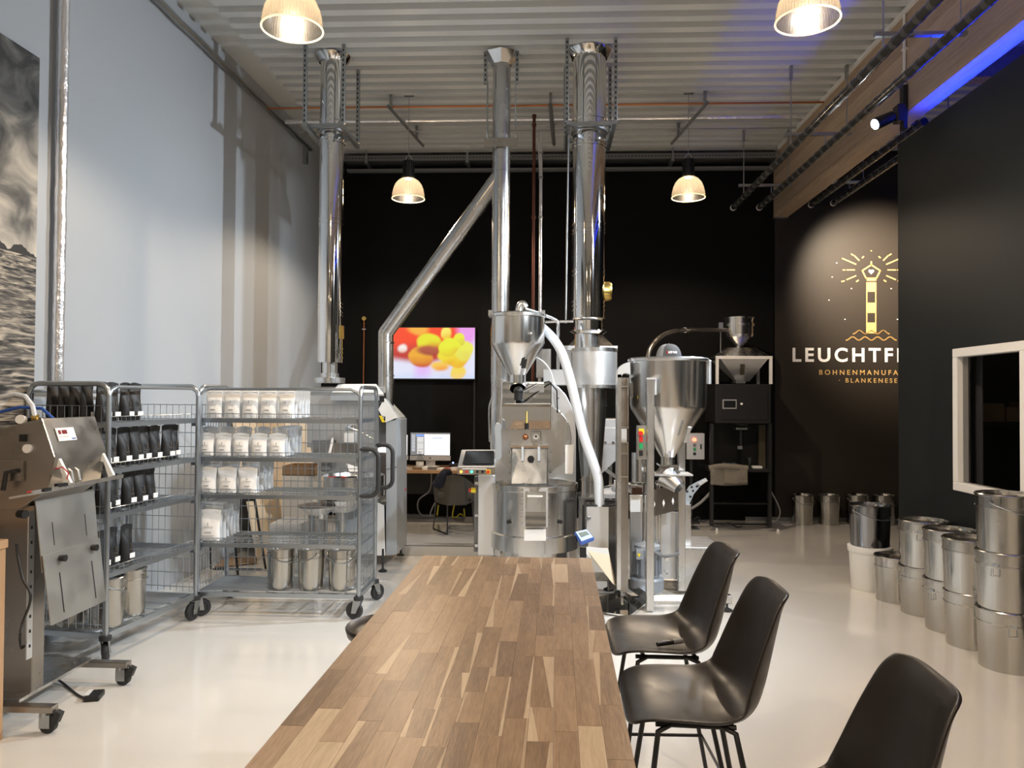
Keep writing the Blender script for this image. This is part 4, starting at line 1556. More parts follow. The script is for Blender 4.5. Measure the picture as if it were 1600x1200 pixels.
def smooth_path(pts, k=4):
    o = []
    n = len(pts)
    for i in range(n - 1):
        p0, p1, p2, p3 = pts[max(i - 1, 0)], pts[i], pts[i + 1], pts[min(i + 2, n - 1)]
        for j in range(k):
            f = j / k
            o.append(.5 * (2 * p1 + (p2 - p0) * f + (2 * p0 - 5 * p1 + 4 * p2 - p3) * f * f + (3 * p1 - p0 - 3 * p2 + p3) * f ** 3))
    o.append(pts[-1])
    return o


MB().tube(smooth_path(cpts), .006, 8).build('cord', 'cable', pd)
# wooden workbench at the left edge
wbh = thing('wood_workbench', 'pale wooden workbench frame cut by the left picture edge', 'workbench', (-2.7, 3.0, 0))
c = W(4, 900, 3.36)
MB().b2((-3.08, 2.3, .86), (c.x + .012, 3.38, .90)).build('top', 'bench_wood', wbh, bev=.004)
MB().b2((c.x - .045, 3.33, 0), (c.x, 3.38, .86)).build('leg', 'bench_wood', wbh, bev=.003)
MB().b2((c.x - .045, 2.35, 0), (c.x, 2.40, .86)).build('leg', 'bench_wood', wbh, bev=.003)
MB().b2((-3.07, 3.33, 0), (-3.02, 3.38, .86)).build('leg', 'bench_wood', wbh, bev=.003)
MB().b2((-3.07, 2.35, 0), (-3.02, 2.40, .86)).build('leg', 'bench_wood', wbh, bev=.003)
MB().b2((c.x - .04, 2.40, .78), (c.x - .005, 3.33, .86)).build('rail', 'bench_wood', wbh, bev=.003)

# ================================================================== FLUES
def ring(mb, c, r, w=.006, h=.02):
    mb.lathe([(r, -h / 2), (r + w, -h / 2), (r + w, h / 2), (r, h / 2)], c, 36)
    return mb


def strut(name, p0, p1, parent, w=.034):
    """perforated steel channel with its row of holes"""
    p0, p1 = Vector(p0), Vector(p1)
    d = p1 - p0
    c = (p0 + p1) / 2
    if abs(d.z) > .5 * d.length:
        o = MB().box(c, (w, w, d.length)).build(name, 'galv', parent, bev=.003)
        q = MB()
        n = int(d.length / .045)
        for i in range(n):
            q.box((c.x, c.y - w / 2 - .001, min(p0.z, p1.z) + .03 + .045 * i), (.011, .003, .02))
        q.build('hole_row', 'black', o)['kind'] = 'stuff'
    else:
        o = MB().tube([p0, p1], w * .7, 4).build(name, 'galv', parent)
    return o


def flue(label, x, y, r, z_bot, seams, collar_z, struts, shell='chrome'):
    t = thing('flue_pipe', label, 'flue', (x, y, z_bot), 'ceiling flues')
    MB().cyl((x, y, z_bot), (x, y, CZ + .05), r, n=48).build('pipe', shell, t)
    for z in seams:
        ring(MB(), (x, y, z), r, .006, .014).build('seam_band', shell, t)
    MB().lathe([(r + .002, CZ - .06), (r + .012, CZ - .065), (r + .06, CZ - .012), (r + .062, CZ - .004), (r + .002, CZ - .004)], (x, y, 0), 36).build('ceiling_collar', shell, t)
    # clamp frame
    f = MB()
    w = r + .05
    f.b2((x - w, y - w - .03, collar_z), (x + w, y - w, collar_z + .035)).build('clamp_bar', 'galv', t)
    MB().b2((x - w, y + w, collar_z), (x + w, y + w + .03, collar_z + .035)).build('clamp_bar', 'galv', t)
    for sx in (-1, 1):
        MB().b2((x + sx * w - .018, y - w - .16, collar_z - .036), (x + sx * w + .018, y + w + .16, collar_z)).build('clamp_rail', 'galv', t)
        for sy in struts:
            strut('drop_strut', (x + sx * (w + .012), y + sy * (w + .10), collar_z), (x + sx * (w + .012), y + sy * (w + .10), CZ - .01), t)
    ring(MB(), (x, y, collar_z + .018), r, .018, .03).build('clamp_ring', 'galv', t)
    return t


f1 = W(517, 400, 7.02)
z = lambda y, Y: W(800, y, Y).z
flue('polished steel flue on the left rising behind the handle trolley', f1.x, 7.02, .112, z(568, 7.02),
     [z(v, 7.02) for v in (188, 195, 216, 222, 342, 350, 474, 480, 488, 493, 546, 552, 560)], z(207, 7.02), (-1, 1))
f1o = bpy.data.objects['flue_pipe']
MB().cyl((f1.x, 7.02, z(600, 7.02)), (f1.x, 7.02, z(567, 7.02)), .068, n=32).build('inner_pipe', 'steel_v', f1o)
ring(MB(), (f1.x, 7.02, z(588, 7.02)), .07, .012, .04).build('flange', 'steel', f1o)
MB().lathe([(.14, z(600, 7.02)), (.14, z(592, 7.02)), (.07, z(591, 7.02))], (f1.x, 7.02, 0), 32).build('base_flange', 'steel', f1o)
MB().box((f1.x + .115, 7.0, z(520, 7.02)), (.03, .05, .12)).build('test_port', 'brass', f1o)
f2 = W(920, 350, 7.0)
Y2 = 7.0
flue('wide polished steel flue on the right above the cyclone', f2.x, Y2, .150, z(498, Y2),
     [z(v, Y2) for v in (190, 199, 227, 232, 352, 361, 366, 424, 431, 472, 478, 485)], z(211, Y2), (-1, 1))
f2o = bpy.data.objects['flue_pipe.001']
MB().lathe([(.156, z(498, Y2)), (.148, z(500, Y2)), (.132, z(502, Y2)), (.130, z(516, Y2)), (.165, z(516.5, Y2)), (.168, z(518, Y2)), (.13, z(522, Y2))], (f2.x, Y2, 0), 40).build('reducer', 'chrome', f2o)
MB().lathe([(.115, z(516, Y2)), (.112, z(550, Y2))], (f2.x - .01, Y2, 0), 40).build('inner_pipe', 'steel_v', f2o)
q = W(947, 455, Y2)
R_ = Matrix.Rotation(PI / 2, 3, 'Y')
MB().lathe([(.001, .05), (.075, .05), (.088, .03), (.09, -.05)], (q.x, Y2 + .02, q.z), 32, rot=R_).build('inspection_cap', 'brass', f2o)
tag(MB().cyl((W(885, 300, 6.9).x, 6.9, z(505, 6.9)), (W(888, 300, 6.9).x, 6.9, z(212, 6.9)), .008, n=8).build('thin_rod', 'galv', org=(W(885, 300, 6.9).x, 6.9, 2.2)), 'thin steel rod hanging beside the wide right flue', 'rod')

# centre duct with its slanted branch to the left machine
Y3 = 7.03
t = thing('centre_duct', 'matt steel duct in the middle with a slanted branch to the left', 'duct', (W(783, 400, Y3).x, Y3, 1.0))
r3 = .083
cxt, cxb = W(785, 110, Y3).x, W(781, 480, Y3).x
cx3 = (cxt + cxb) / 2
MB().cyl((cx3, Y3, z(760, Y3)), (cx3, Y3, CZ + .05), r3, n=36).build('main_pipe', 'duct', t)
for v in (218, 248, 268, 318, 400, 440, 595, 632, 682):
    ring(MB(), (cx3, Y3, z(v, Y3)), r3, .004, .010).build('seam_band', 'duct', t)
MB().lathe([(r3 + .002, CZ - .10), (r3 + .01, CZ - .10), (r3 + .09, CZ - .005), (r3 + .002, CZ - .004)], (cx3, Y3, 0), 8).build('ceiling_collar', 'chrome', t)
zz_ = z(226, Y3)
MB().prism([(cx3 - .155, zz_ - .05), (cx3 - .155, zz_ + .03), (cx3 + .155, zz_ + .03), (cx3 + .155, zz_ - .05)], 'y', Y3 - r3 - .02, Y3 - r3 - .012).build('hanger_plate', 'steel_dark', t)
for sx in (-1, 1):
    for dy in (-.07, .02):
        MB().cyl((cx3 + sx * .13, Y3 + dy, zz_), (cx3 + sx * .13, Y3 + dy, CZ - .25), .004, n=6).build('hanger_rod', 'galv', t)
    strut('drop_strut', (cx3 + sx * .145, Y3 - .08, CZ - .30), (cx3 + sx * .145, Y3 - .08, CZ - .01), t)
# branch
A = Vector((cx3, Y3, z(272, Y3)))
Bk = W(603, 520, 7.3)
Bd = W(603, 650, 7.3)
MB().tube([A, A.lerp(Bk, .5), Bk], .073, 28).build('branch_pipe', 'duct', t)
MB().tube([Bk + (A - Bk).normalized() * .01, Bk, Bk + Vector((0, 0, -.02)), Bd], .073, 28).build('drop_pipe', 'duct', t)
dv = (A - Bk).normalized()
for f in (.24, .32, .62, .66, .93):
    c = Bk.lerp(A, f)
    MB().cyl(c - dv * .006, c + dv * .006, .077, n=28).build('seam_band', 'duct', t)
for v in (536, 588):
    ring(MB(), (Bd.x, 7.3, z(v, 7.3)), .073, .004, .01).build('seam_band', 'duct', t)

# vertical pipes near the centre
t = thing('copper_riser', 'dark brown copper pipe dropping from the ceiling behind the centre duct', 'pipe', (W(834, 300, 8.2).x, 8.2, 1.9))
xx = W(834, 300, 8.2).x
MB().cyl((xx, 8.2, 0), (xx, 8.2, z(180, 8.2)), .017, n=12).build('pipe', 'copper_old', t)
for v in (182, 196, 265, 340):
    ring(MB(), (xx, 8.2, z(v, 8.2)), .017, .006, .03).build('coupling', 'copper_old', t)
t = thing('foil_dropper', 'foil wrapped pipe dropping beside the brown copper pipe', 'pipe', (W(845, 300, 8.3).x, 8.3, 1.9))
xx = W(845, 300, 8.3).x
MB().cyl((xx, 8.3, 0), (xx, 8.3, z(278, 8.3)), .019, n=12).build('pipe', 'foil', t)
MB().tube([(xx, 8.3, z(278, 8.3)), (xx - .005, 8.3, z(255, 8.3)), (xx - .01, 8.3, z(236, 8.3)), (xx - .02, 8.32, z(206, 8.3))], .022, 12).build('upper_bend', 'foil', t)
for v in (240, 278, 340):
    ring(MB(), (xx, 8.3, z(v, 8.3)), .02, .006, .02).build('coupling', 'galv', t)
xx = W(567, 550, 9.9).x
t = thing('wall_copper_pipe', 'thin copper pipe on the black wall beside the left flue', 'pipe', (xx, 9.95, 1.6))
MB().cyl((xx, 9.95, 0), (xx, 9.95, z(497, 9.95)), .010, n=10).build('pipe', 'copper', t)
MB().cyl((xx, 9.94, z(498, 9.95)), (xx, 9.995, z(498, 9.95)), .028, n=16).build('rosette', 'brass', t)
MB().box((xx, 9.955, z(515, 9.95)), (.05, .03, .014)).build('clip', 'galv', t)

# ================================================================== MAIN ROASTER (centre)
ro = thing('main_roaster', 'stainless coffee roaster with cone hopper and round cooling bin', 'roaster', (-.1, 6.5, 0))
YH = 6.45
hop = MB().lap(809, YH, [(42, 494), (42, 498), (42, 536), (41, 540), (13, 586), (13, 598)], 48)
hop.build('hopper', 'steel_v', ro, ang=.35)
MB().lap(809, YH, [(1, 490), (43, 490.5), (45, 492), (45, 496), (42, 497)], 48).build('hopper_lid', 'steel', ro, ang=.5)
for x in (767, 849):
    p_ = W(x, 491, YH)
    MB().box((p_.x, YH - .06, p_.z), (.03, .05, .05)).build('lid_clamp', 'galv', ro)
p_ = W(822, 566, YH - .13)
MB().plate([W(817, 561, YH - .15), W(824, 561, YH - .15), W(821, 575, YH - .12), W(814, 575, YH - .12)], -.008).build('sight_window', 'black', ro)
p_ = W(829.5, 521, YH - .215)
MB().ball(p_, .012, 12).build('hopper_bolt', 'steel', ro)
# lid elbow and airlift pipes
e0, e1, e2 = W(811, 488, 6.5), W(813, 478, 6.5), W(820, 481, 6.5)
MB().tube(smooth_path([e0, e1, W(817, 476, 6.5), e2], 4), .036, 14).build('lid_elbow', 'steel', ro)
MB().tube(smooth_path([W(820, 482, 6.5), W(850, 492, 6.6), W(868, 500, 6.65), W(872, 506, 6.65), W(872, 520, 6.65), W(872, 577, 6.65)], 4), .014, 10).build('air_pipe', 'steel', ro)
MB().tube([W(852, 503, 6.8), W(896, 502, 6.8)], .012, 10).build('air_pipe', 'steel', ro)
p_ = W(817, 474, 6.48)
MB().box(p_, (.06, .02, .014)).build('pipe_clamp', 'galv', ro)
# drum housing
YB0, YB1 = 6.62, 7.25
pl = [(784, 598), (862, 598), (873, 605), (884, 617), (892, 632), (898, 652), (900, 675), (900, 752), (773, 752), (773, 690), (780, 660)]
MB().prism([(W(x, y, YB0).x, W(x, y, YB0).z) for x, y in pl], 'y', YB0, YB1).build('drum_housing', 'steel_satin', ro, bev=.004)
arc = [(785, 635), (862, 635)] + [(835 + 58 * math.cos(a), 692 - 57 * math.sin(a)) for a in [math.radians(64 - 9 * i) for i in range(15)]] + [(862, 740), (785, 740)]
arc = [(776, 672), (784, 635), (862, 635), (873, 641), (883, 652), (890, 666), (893, 682), (892, 700), (886, 716), (876, 727), (862, 737), (800, 737), (784, 722), (776, 700)]
MB().prism([(W(x, y, YB0 - .01).x, W(x, y, YB0 - .01).z) for x, y in arc], 'y', YB0 - .014, YB0 - .001).build('drum_cover', 'steel', ro, bev=.003)
for x, y in ((876, 644), (887, 662), (891, 682), (889, 711), (780, 690), (872, 622)):
    p_ = W(x, y, YB0 - .02)
    MB().cyl(p_ + Vector((0, .02, 0)), p_, .008, n=8).build('bolt', 'chrome', ro)
# mirror box above the drum
up = [W(784, 597, 6.53), W(861, 597, 6.53), W(861, 631, 6.46), W(784, 631, 6.46)]
mbx = MB()
mbx.plate(up, .02)
mbx.build('upper_mirror', 'mirror', ro, bev=.003)
MB().plate([W(784, 634, 6.52), W(861, 634, 6.52), W(861, 671, 6.525), W(784, 671, 6.525)], .02).build('lower_mirror', 'mirror', ro, bev=.003)
MB().bxp(784, 631, 861, 636, 6.47, 6.62).build('mirror_joint', 'steel_dark', ro)  # groove between the mirrors; its brownish steel stands in for reflected wood
MB().bxp(785, 596, 862, 671, 6.535, 6.63).build('mirror_backing', 'steel', ro)
MB().bxp(826, 597, 850, 600, 6.42, 6.5).build('mirror_top_plate', 'white', ro)
# black counterweight with its arm
p_ = W(810, 614, 6.36)
bl_ = MB().cyl(p_ + Vector((0, 0, -.06)), p_ + Vector((.0, 0, .01)), .036, n=20)
bl_.ball(p_ + Vector((0, 0, .015)), .040, 20)
bl_.build('counterweight', 'black', ro)
MB().tube([W(816, 611, 6.36), W(838, 600, 6.42), W(858, 596, 6.5), W(870, 610, 6.58), W(871, 645, 6.6)], .006, 8).build('weight_arm', 'black', ro)
MB().tube([W(818, 613, 6.36), W(840, 601, 6.40)], .008, 8).build('weight_rod', 'steel', ro)
# sight glass probe, knob, flange
p_ = W(823, 652, 6.52)
MB().cyl(p_ + Vector((0, 0, .045)), p_ + Vector((0, -.02, -.05)), .011, n=12).build('probe', 'brass', ro)
MB().cyl(p_ + Vector((0, -.02, -.05)), p_ + Vector((0, -.02, -.10)), .018, n=12).build('probe_head', 'black', ro)
p_ = W(821, 683, 6.58)
MB().ball(p_, .026, 14, (1, .8, 1)).build('sample_knob', 'copper', ro)
p_ = W(837.5, 682, YB0 - .02)
MB().box(p_, (.088, .016, .088)).build('square_flange', 'steel', ro, bev=.006)
MB().cyl(p_, p_ + Vector((0, -.02, 0)), .026, n=20).build('flange_hub', 'white', ro)
MB().cyl(p_, p_ + Vector((0, -.024, 0)), .009, n=12).build('flange_pin', 'black', ro)
# discharge chute
MB().plate([W(800, 698, 6.50), W(856, 698, 6.50), W(854, 756, 6.33), W(799, 756, 6.33)], .012).build('discharge_door', 'steel', ro, bev=.003)
MB().bxp(798, 696, 857, 700, 6.48, 6.62).build('chute_hinge', 'chrome', ro)
MB().plate([W(798, 697, 6.49), W(798, 756, 6.32), W(798, 756, 6.62), W(798, 697, 6.62)], .006).build('chute_cheek', 'chrome', ro)
MB().plate([W(857, 697, 6.49), W(857, 697, 6.62), W(857, 756, 6.62), W(857, 756, 6.32)], .006).build('chute_cheek', 'chrome', ro)
for x in (816.5, 842):
    MB().plate([W(x - 1.7, 696, 6.485), W(x + 1.7, 696, 6.485), W(x + 1.7, 720, 6.42), W(x - 1.7, 720, 6.42)], .006).build('latch_bar', 'grey_paint', ro)
p_ = W(829.5, 717.5, 6.425)
MB().cyl(p_ + Vector((0, .02, 0)), p_ + Vector((0, -.006, 0)), .029, n=24).build('round_port', 'black', ro)
for y in (706, 722, 738):
    for x in (796, 860):
        p_ = W(x, y, 6.45)
        MB().ball(p_, .011, 10).build('chute_bolt', 'chrome', ro)
# flame label
fl = MB().plate([W(883, 695, 6.40), W(896, 695, 6.40), W(895, 740, 6.40), W(883, 740, 6.40)], -.012).build('flame_plate', 'white', ro)
for yc in (711, 733):
    d_ = []
    for i in range(18):
        a = 2 * PI * i / 18
        d_.append((889.3 + 2.1 * math.sin(a) * (1 - .35 * math.cos(a)), yc - 3.8 * math.cos(a) - (1.5 if i == 0 else 0)))
    pp_ = [W(x, y, 6.40) + Vector((0, -.0005, 0)) for x, y in d_]
    MB().plate(pp_, .001).build('flame_mark', 'black', fl)
# cooling bin
YC = 6.30
xcb = W(836, 750, YC)
R_ = 66 * YC / FPX
zt_, zb_ = z(753, YC), z(829, YC)
MB().lathe([(R_ * .93, zt_ - .12), (R_ * .965, zt_ - .004), (R_, zt_), (R_ + .004, zt_ - .005), (R_ + .002, zt_ - .045), (R_ * .985, zt_ - .05), (R_ * .985, zb_)], (xcb.x, YC, 0), 64).build('cooling_bin', 'steel_v', ro, ang=.4)
MB().lathe([(.001, zt_ - .12), (R_ * .935, zt_ - .12)], (xcb.x, YC, 0), 48).build('bin_screen', 'grey_dark', ro)
MB().lathe([(R_ * .985, zb_ + .01), (R_ * 1.03, zb_), (R_ * 1.03, zb_ - .12), (R_ * .9, zb_ - .125)], (xcb.x, YC, 0), 64).build('bin_skirt', 'steel_v', ro, ang=.4)
MB().lathe([(R_ * .82, zb_ - .12), (R_ * .82, .10), (R_ * .7, .02), (R_ * .7, 0)], (xcb.x, YC, 0), 48).build('bin_pedestal', 'steel_v', ro, ang=.4)
MB().lathe([(R_ * .06, zt_ - .12), (R_ * .06, zt_ - .05), (.001, zt_ - .045)], (xcb.x, YC, 0), 20).build('stirrer_hub', 'steel', ro)
MB().box((xcb.x, YC, zt_ - .085), (R_ * 1.7, .02, .05), rz=.7).build('stirrer_arm', 'steel', ro)
# front outlet of the bin
YO = YC - R_ - .006
MB().bxp(818, 763, 856, 824, YO + .005, YO + .06).build('outlet_frame', 'steel_satin', ro)
MB().plate([W(821, 768, YO - .002), W(853, 768, YO - .002), W(853, 800, YO - .002), W(821, 800, YO - .002)], .003).build('outlet_gate', 'steel', ro)
MB().bxp(824, 774, 848, 777, YO - .012, YO).build('gate_handle', 'white', ro)
MB().plate([W(821, 800, YO - .004), W(853, 800, YO - .004), W(853, 823, YO - .05), W(821, 823, YO - .05)], .003).build('outlet_chute', 'mirror', ro)
MB().plate([W(819, 827, YO - .02), W(853, 827, YO - .02), W(853, 845, YO - .02), W(819, 845, YO - .02)], .004).build('outlet_plate', 'white', ro)
for x in (815, 857):
    for i in range(6):
        p_ = W(x, 767 + 10.4 * i, YO + .0)
        MB().ball(p_, .007, 8).build('outlet_bolt', 'chrome', ro)
for x in (794.5, 876):
    p_ = W(x, 815, YC - R_ * .80)
    MB().cyl(p_ + Vector((0, .06, 0)), p_ + Vector((0, -.02, 0)), .013, .016, 14).build('bin_knob', 'black', ro)
# control arm + touch panel pedestal
MB().bxp(747, 742, 772, 868, 6.25, 6.4).build('control_post', 'steel_satin', ro, bev=.006)
MB().bxp(741, 745, 748, 862, 6.3, 6.4).build('cable_duct', 'grey_dark', ro)
for y in (755, 805, 852):
    p_ = W(745, y, 6.27)
    MB().box(p_, (.03, .03, .022)).build('duct_clip', 'steel', ro)
cpn = MB().plate([W(721, 702, 6.30), W(774, 702, 6.30), W(774, 729, 6.12), W(715, 729, 6.12)], .03).build('touch_panel', 'steel_satin', ro, bev=.006)
MB().plate([W(728, 705, 6.275), W(772, 705, 6.275), W(772, 725, 6.125), W(723, 725, 6.125)], -.006).build('touch_screen', 'screen_off', cpn)
bp_ = MB().bxp(715, 731, 774, 742, 6.10, 6.2).build('button_bar', 'steel_dark', ro, bev=.003)
MB().bxp(722, 732, 760, 733.5, 6.094, 6.1).build('bar_light', 'white', bp_)
for x, mm_ in ((720.5, 'led_orange'), (729, 'red'), (737, 'led_green'), (746, 'black'), (754, 'black')):
    p_ = W(x, 737, 6.10)
    MB().cyl(p_, p_ + Vector((0, -.012, 0)), .011, n=12).build('button', mm_, bp_)
p_ = W(763, 737, 6.10)
MB().box(p_, (.035, .012, .035)).build('stop_plate', 'yellow', bp_)
MB().cyl(p_, p_ + Vector((0, -.03, 0)), .013, n=12).build('stop_button', 'red', bp_)
p_ = W(738, 766, 6.3)
MB().cyl(p_ + Vector((.03, 0, 0)), p_ + Vector((-.008, 0, 0)), .022, n=14).build('stop_collar', 'yellow', ro)
MB().cyl(p_ + Vector((-.008, 0, 0)), p_ + Vector((-.03, 0, 0)), .016, n=14).build('stop_button', 'red', ro)
arm = [(772, 668), (774, 662), (779, 660), (783, 664), (783, 716), (778, 721), (771, 721), (774, 700)]
MB().prism([(W(x, y, 6.2).x, W(x, y, 6.2).z) for x, y in arm], 'y', 6.2, 6.26).build('panel_arm', 'grey_paint', ro, bev=.005)
# rear boxes
MB().bxp(849, 577, 893, 602, 6.95, 7.3).build('rear_box', 'steel_satin', ro, bev=.004)
MB().bxp(838, 545, 861, 590, 7.1, 7.4).build('rear_box', 'steel', ro, bev=.004)
MB().tube(smooth_path([W(838, 558, 6.7), W(850, 566, 6.7), W(860, 580, 6.68), W(866, 600, 6.65)], 4), .006, 8).build('thin_hose', 'white', ro)
MB().tube(smooth_path([W(777, 590, 6.9), W(769, 620, 6.85), W(764, 640, 6.85), W(765, 690, 6.85)], 4), .007, 8).build('thin_pipe', 'steel', ro)

# vacuum hose from the loader to the roaster hopper
hp_ = [W(842, 507, 6.75), W(853, 517, 6.62), W(865, 530, 6.45), W(878, 552, 6.3), W(890, 590, 6.22), W(902, 640, 6.12), W(912, 680, 6.08), W(926, 720, 6.04), W(934, 745, 6.03), W(936, 770, 6.04), W(937, 790, 6.05)]
t = thing('vacuum_hose', 'translucent white vacuum hose curving from hopper down to the loader bin', 'hose', hp_[-1])
MB().tube(smooth_path(hp_, 6), .038, 18).build('hose_body', 'hose', t)

# ------------------------------------------------------------------ cyclone
cy = thing('cyclone', 'stainless cyclone separator under the wide flue', 'cyclone', (W(922, 700, 6.9).x, 6.9, 0))
YY = 6.9
MB().lap(929, YY, [(35, 545), (35, 606)], 48).build('cyclone_drum', 'steel_satin', cy)
MB().lap(929, YY, [(1, 546), (35, 546)], 48).build('drum_top', 'steel_satin', cy)
for v in (547.5, 604):
    MB().lap(929, YY, [(35, v - 2.5), (35.8, v - 2.5), (35.8, v + 2.5), (35, v + 2.5)], 48).build('drum_band', 'steel', cy)
MB().lap(924, YY, [(24, 606), (24, 633), (15.5, 748), (15.5, 777)], 40).build('cone', 'steel_v', cy, ang=.4)
ring(MB(), (W(924, 633, YY).x, YY, z(633, YY)), 24 * YY / FPX, .003, .008).build('seam_band', 'steel', cy)
ring(MB(), (W(923, 750, YY).x, YY, z(748, YY)), 15.5 * YY / FPX, .004, .008).build('seam_band', 'steel', cy)
MB().bxp(904, 777, 945, 780, 6.7, 7.1).build('base_flange', 'steel', cy)
MB().bxp(905, 780, 920, 868, 6.8, 7.0).build('support_leg', 'steel', cy)
MB().bxp(930, 780, 945, 868, 6.8, 7.0).build('support_leg', 'steel', cy)
for x in (897, 926, 951, 962):
    for v in (547.5, 604):
        dxp = (x - 929) / 35
        yy_ = YY - .2 * math.sqrt(max(0, 1 - dxp * dxp)) - .005
        p_ = W(x, v, yy_)
        MB().ball(p_, .007, 8).build('bolt', 'chrome', cy)

# destoner behind the cyclone
ds = thing('destoner', 'grey stainless destoner housing with pyramid hood behind the cyclone', 'machine', (.6, 7.9, 0))
YD = 7.7
pa = [W(880, 547, YD), W(965, 547, YD)]
MB().bxp(876, 540, 965, 547, YD, YD + .5).build('hood_rim', 'steel_satin', ds)
h0, h1, h2, h3 = W(888, 540, YD), W(958, 540, YD), W(940, 522, YD + .2), W(905, 522, YD + .2)
hm = MB().add([h0, h1, h1 + Vector((0, .5, 0)), h0 + Vector((0, .5, 0)), h3, h2, h2 + Vector((0, .1, 0)), h3 + Vector((0, .1, 0))], [(0, 1, 5, 4), (1, 2, 6, 5), (2, 3, 7, 6), (3, 0, 4, 7), (4, 5, 6, 7), (3, 2, 1, 0)])
hm.build('hood', 'steel_dark', ds)
MB().bxp(882, 547, 893, 600, YD, YD + .4).build('duct_box', 'steel', ds)
body = [(935, 655), (978, 655), (978, 705), (937, 743), (935, 743)]
MB().prism([(W(x, y, YD).x, W(x, y, YD).z) for x, y in body], 'y', YD, YD + .45).build('body', 'steel_satin', ds, bev=.004)
MB().bxp(944, 668, 972, 694, YD - .012, YD).build('hatch', 'steel_satin', ds, bev=.004)
for x in (946, 958):
    MB().bxp(x - 1, 690, x + 2, 693, YD - .03, YD - .012).build('hatch_latch', 'chrome', ds)
MB().plate([W(944, 728, YD + .1), W(966, 745, YD + .1), W(964, 750, YD + .1), W(942, 734, YD + .1)], .05).build('brace', 'steel', ds)
for x in (952, 974):
    MB().bxp(x, 705, x + 4, 862, YD + .2, YD + .24).build('leg', 'steel_dark', ds)
p_ = W(968, 752, 7.2)
MB().bxp(930, 772, 966, 779, 7.3, 7.9).build('tray', 'white', ds)

# ------------------------------------------------------------------ loader bin
ld = thing('loader_bin', 'stainless open top loader bin on a low frame with scale base', 'loader', (W(945, 900, 6.1).x, 6.1, 0))
Ybf = 6.02
f = lambda x, y, Y=Ybf: (W(x, y, Y).x, W(x, y, Y).z)
x0_, zt1 = f(917, 790)
x1_, _ = f(951, 790)
x2_ = W(966, 790, 6.2).x
zb1 = W(930, 925, 6.1).z
frontq = [(x0_, zt1), (x1_, zt1), (x1_, .05), (x0_ + .02, .18)]
xr_ = x1_ + .17
bw = .006
MB().b2((x0_, Ybf, .20), (x1_, Ybf + bw, zt1)).build('front_panel', 'steel_satin', ld)
MB().plate([(x1_, Ybf, zt1), (xr_, Ybf + .18, zt1 + .005), (xr_, Ybf + .18, .06), (x1_, Ybf, .06)], bw).build('side_panel', 'steel_dark', ld)
MB().plate([(x0_, Ybf, zt1), (x0_, Ybf + .30, zt1), (x0_, Ybf + .30, .10), (x0_, Ybf, .10)], bw).build('side_panel', 'grey_dark', ld)
MB().plate([(x0_, Ybf + .30, zt1), (xr_, Ybf + .30, zt1), (xr_, Ybf + .30, .06), (x0_, Ybf + .30, .06)], bw).build('rear_panel', 'steel', ld)
MB().tube([(x0_, Ybf, zt1), (x1_, Ybf, zt1), (xr_, Ybf + .18, zt1), (xr_, Ybf + .30, zt1), (x0_, Ybf + .30, zt1)], .009, 6, True).build('rim_seal', 'rubber', ld)
MB().prism([(x0_ - .005, .08), (x0_ - .005, .22), (x0_ - .02, zt1), (x0_ - .035, zt1), (x0_ - .035, .08)], 'y', Ybf + .03, Ybf + .05).build('black_edge', 'black', ld)
p_ = W(921, 809, Ybf)
MB().cyl(p_, p_ + Vector((-.02, -.03, 0)), .014, .017, 12).build('knob', 'galv', ld)
MB().plate([W(915, 856, 5.85), W(950, 856, 5.95), W(963, 915, 5.95), W(958, 912, 5.80)], .006).build('chute_plate', 'board_cream', ld)
MB().plate([W(905, 853, 5.82), W(950, 857, 5.92), W(962, 915, 5.92)], .006).build('chute_plate', 'bin_white', ld)
p_ = G(951, 922)
MB().lathe([(.04, 0), (.042, .012), (.02, .02), (.012, .03), (.012, .07), (.001, .07)], p_, 20).build('foot', 'rubber', ld)
# lid lever of the loader
MB().tube([W(944, 762, 6.3), W(962, 757, 6.2), W(985, 755, 6.15), W(1000, 757, 6.2)], .011, 8).build('lever_rod', 'chrome', ld)
MB().cyl(W(962.5, 763, 6.18), W(962.5, 750, 6.18), .017, n=12).build('lever_post', 'white', ld)
MB().box(W(963, 764, 6.2), (.07, .05, .05), ry=.3).build('lever_block', 'steel_satin', ld, bev=.006)

# ------------------------------------------------------------------ elevator column with arched top
ec = thing('lift_column', 'stainless lifting column with arched top joined to the mobile hopper', 'column', (W(975, 900, 6.0).x, 6.0, 0))
YE = 5.84
MB().bxp(965, 585, 970, 922, YE, YE + .16).build('front_rail', 'steel', ec)
MB().bxp(970, 590, 981.5, 925, YE + .03, YE + .05).build('back_panel', 'steel_dark', ec)
MB().bxp(980, 590, 982, 780, YE, YE + .16).build('inner_rail', 'steel_dark', ec)
ap = [(965, 590)]
for i in range(9):
    a = PI - PI / 2 * i / 8
    ap.append((984 + 19 * math.cos(a), 586 - 20 * math.sin(a)))
ap += [(985, 585)]
for i in range(6):
    a = PI / 2 + PI / 2 * i / 5
    ap.append((978 + 7 * math.cos(a), 590 - 7 * math.sin(a)))
MB().prism([(W(x, y, YE).x, W(x, y, YE).z) for x, y in ap], 'y', YE, YE + .16).build('arch', 'steel_satin', ec)
for y in (604, 668, 692, 709, 745):
    MB().bxp(970, y - 1, 982, y + 1, YE - .004, YE + .03).build('cross_band', 'chrome', ec)
MB().bxp(970.5, 670, 981.5, 691, YE + .0, YE + .03).build('window_plate', 'steel_satin', ec)

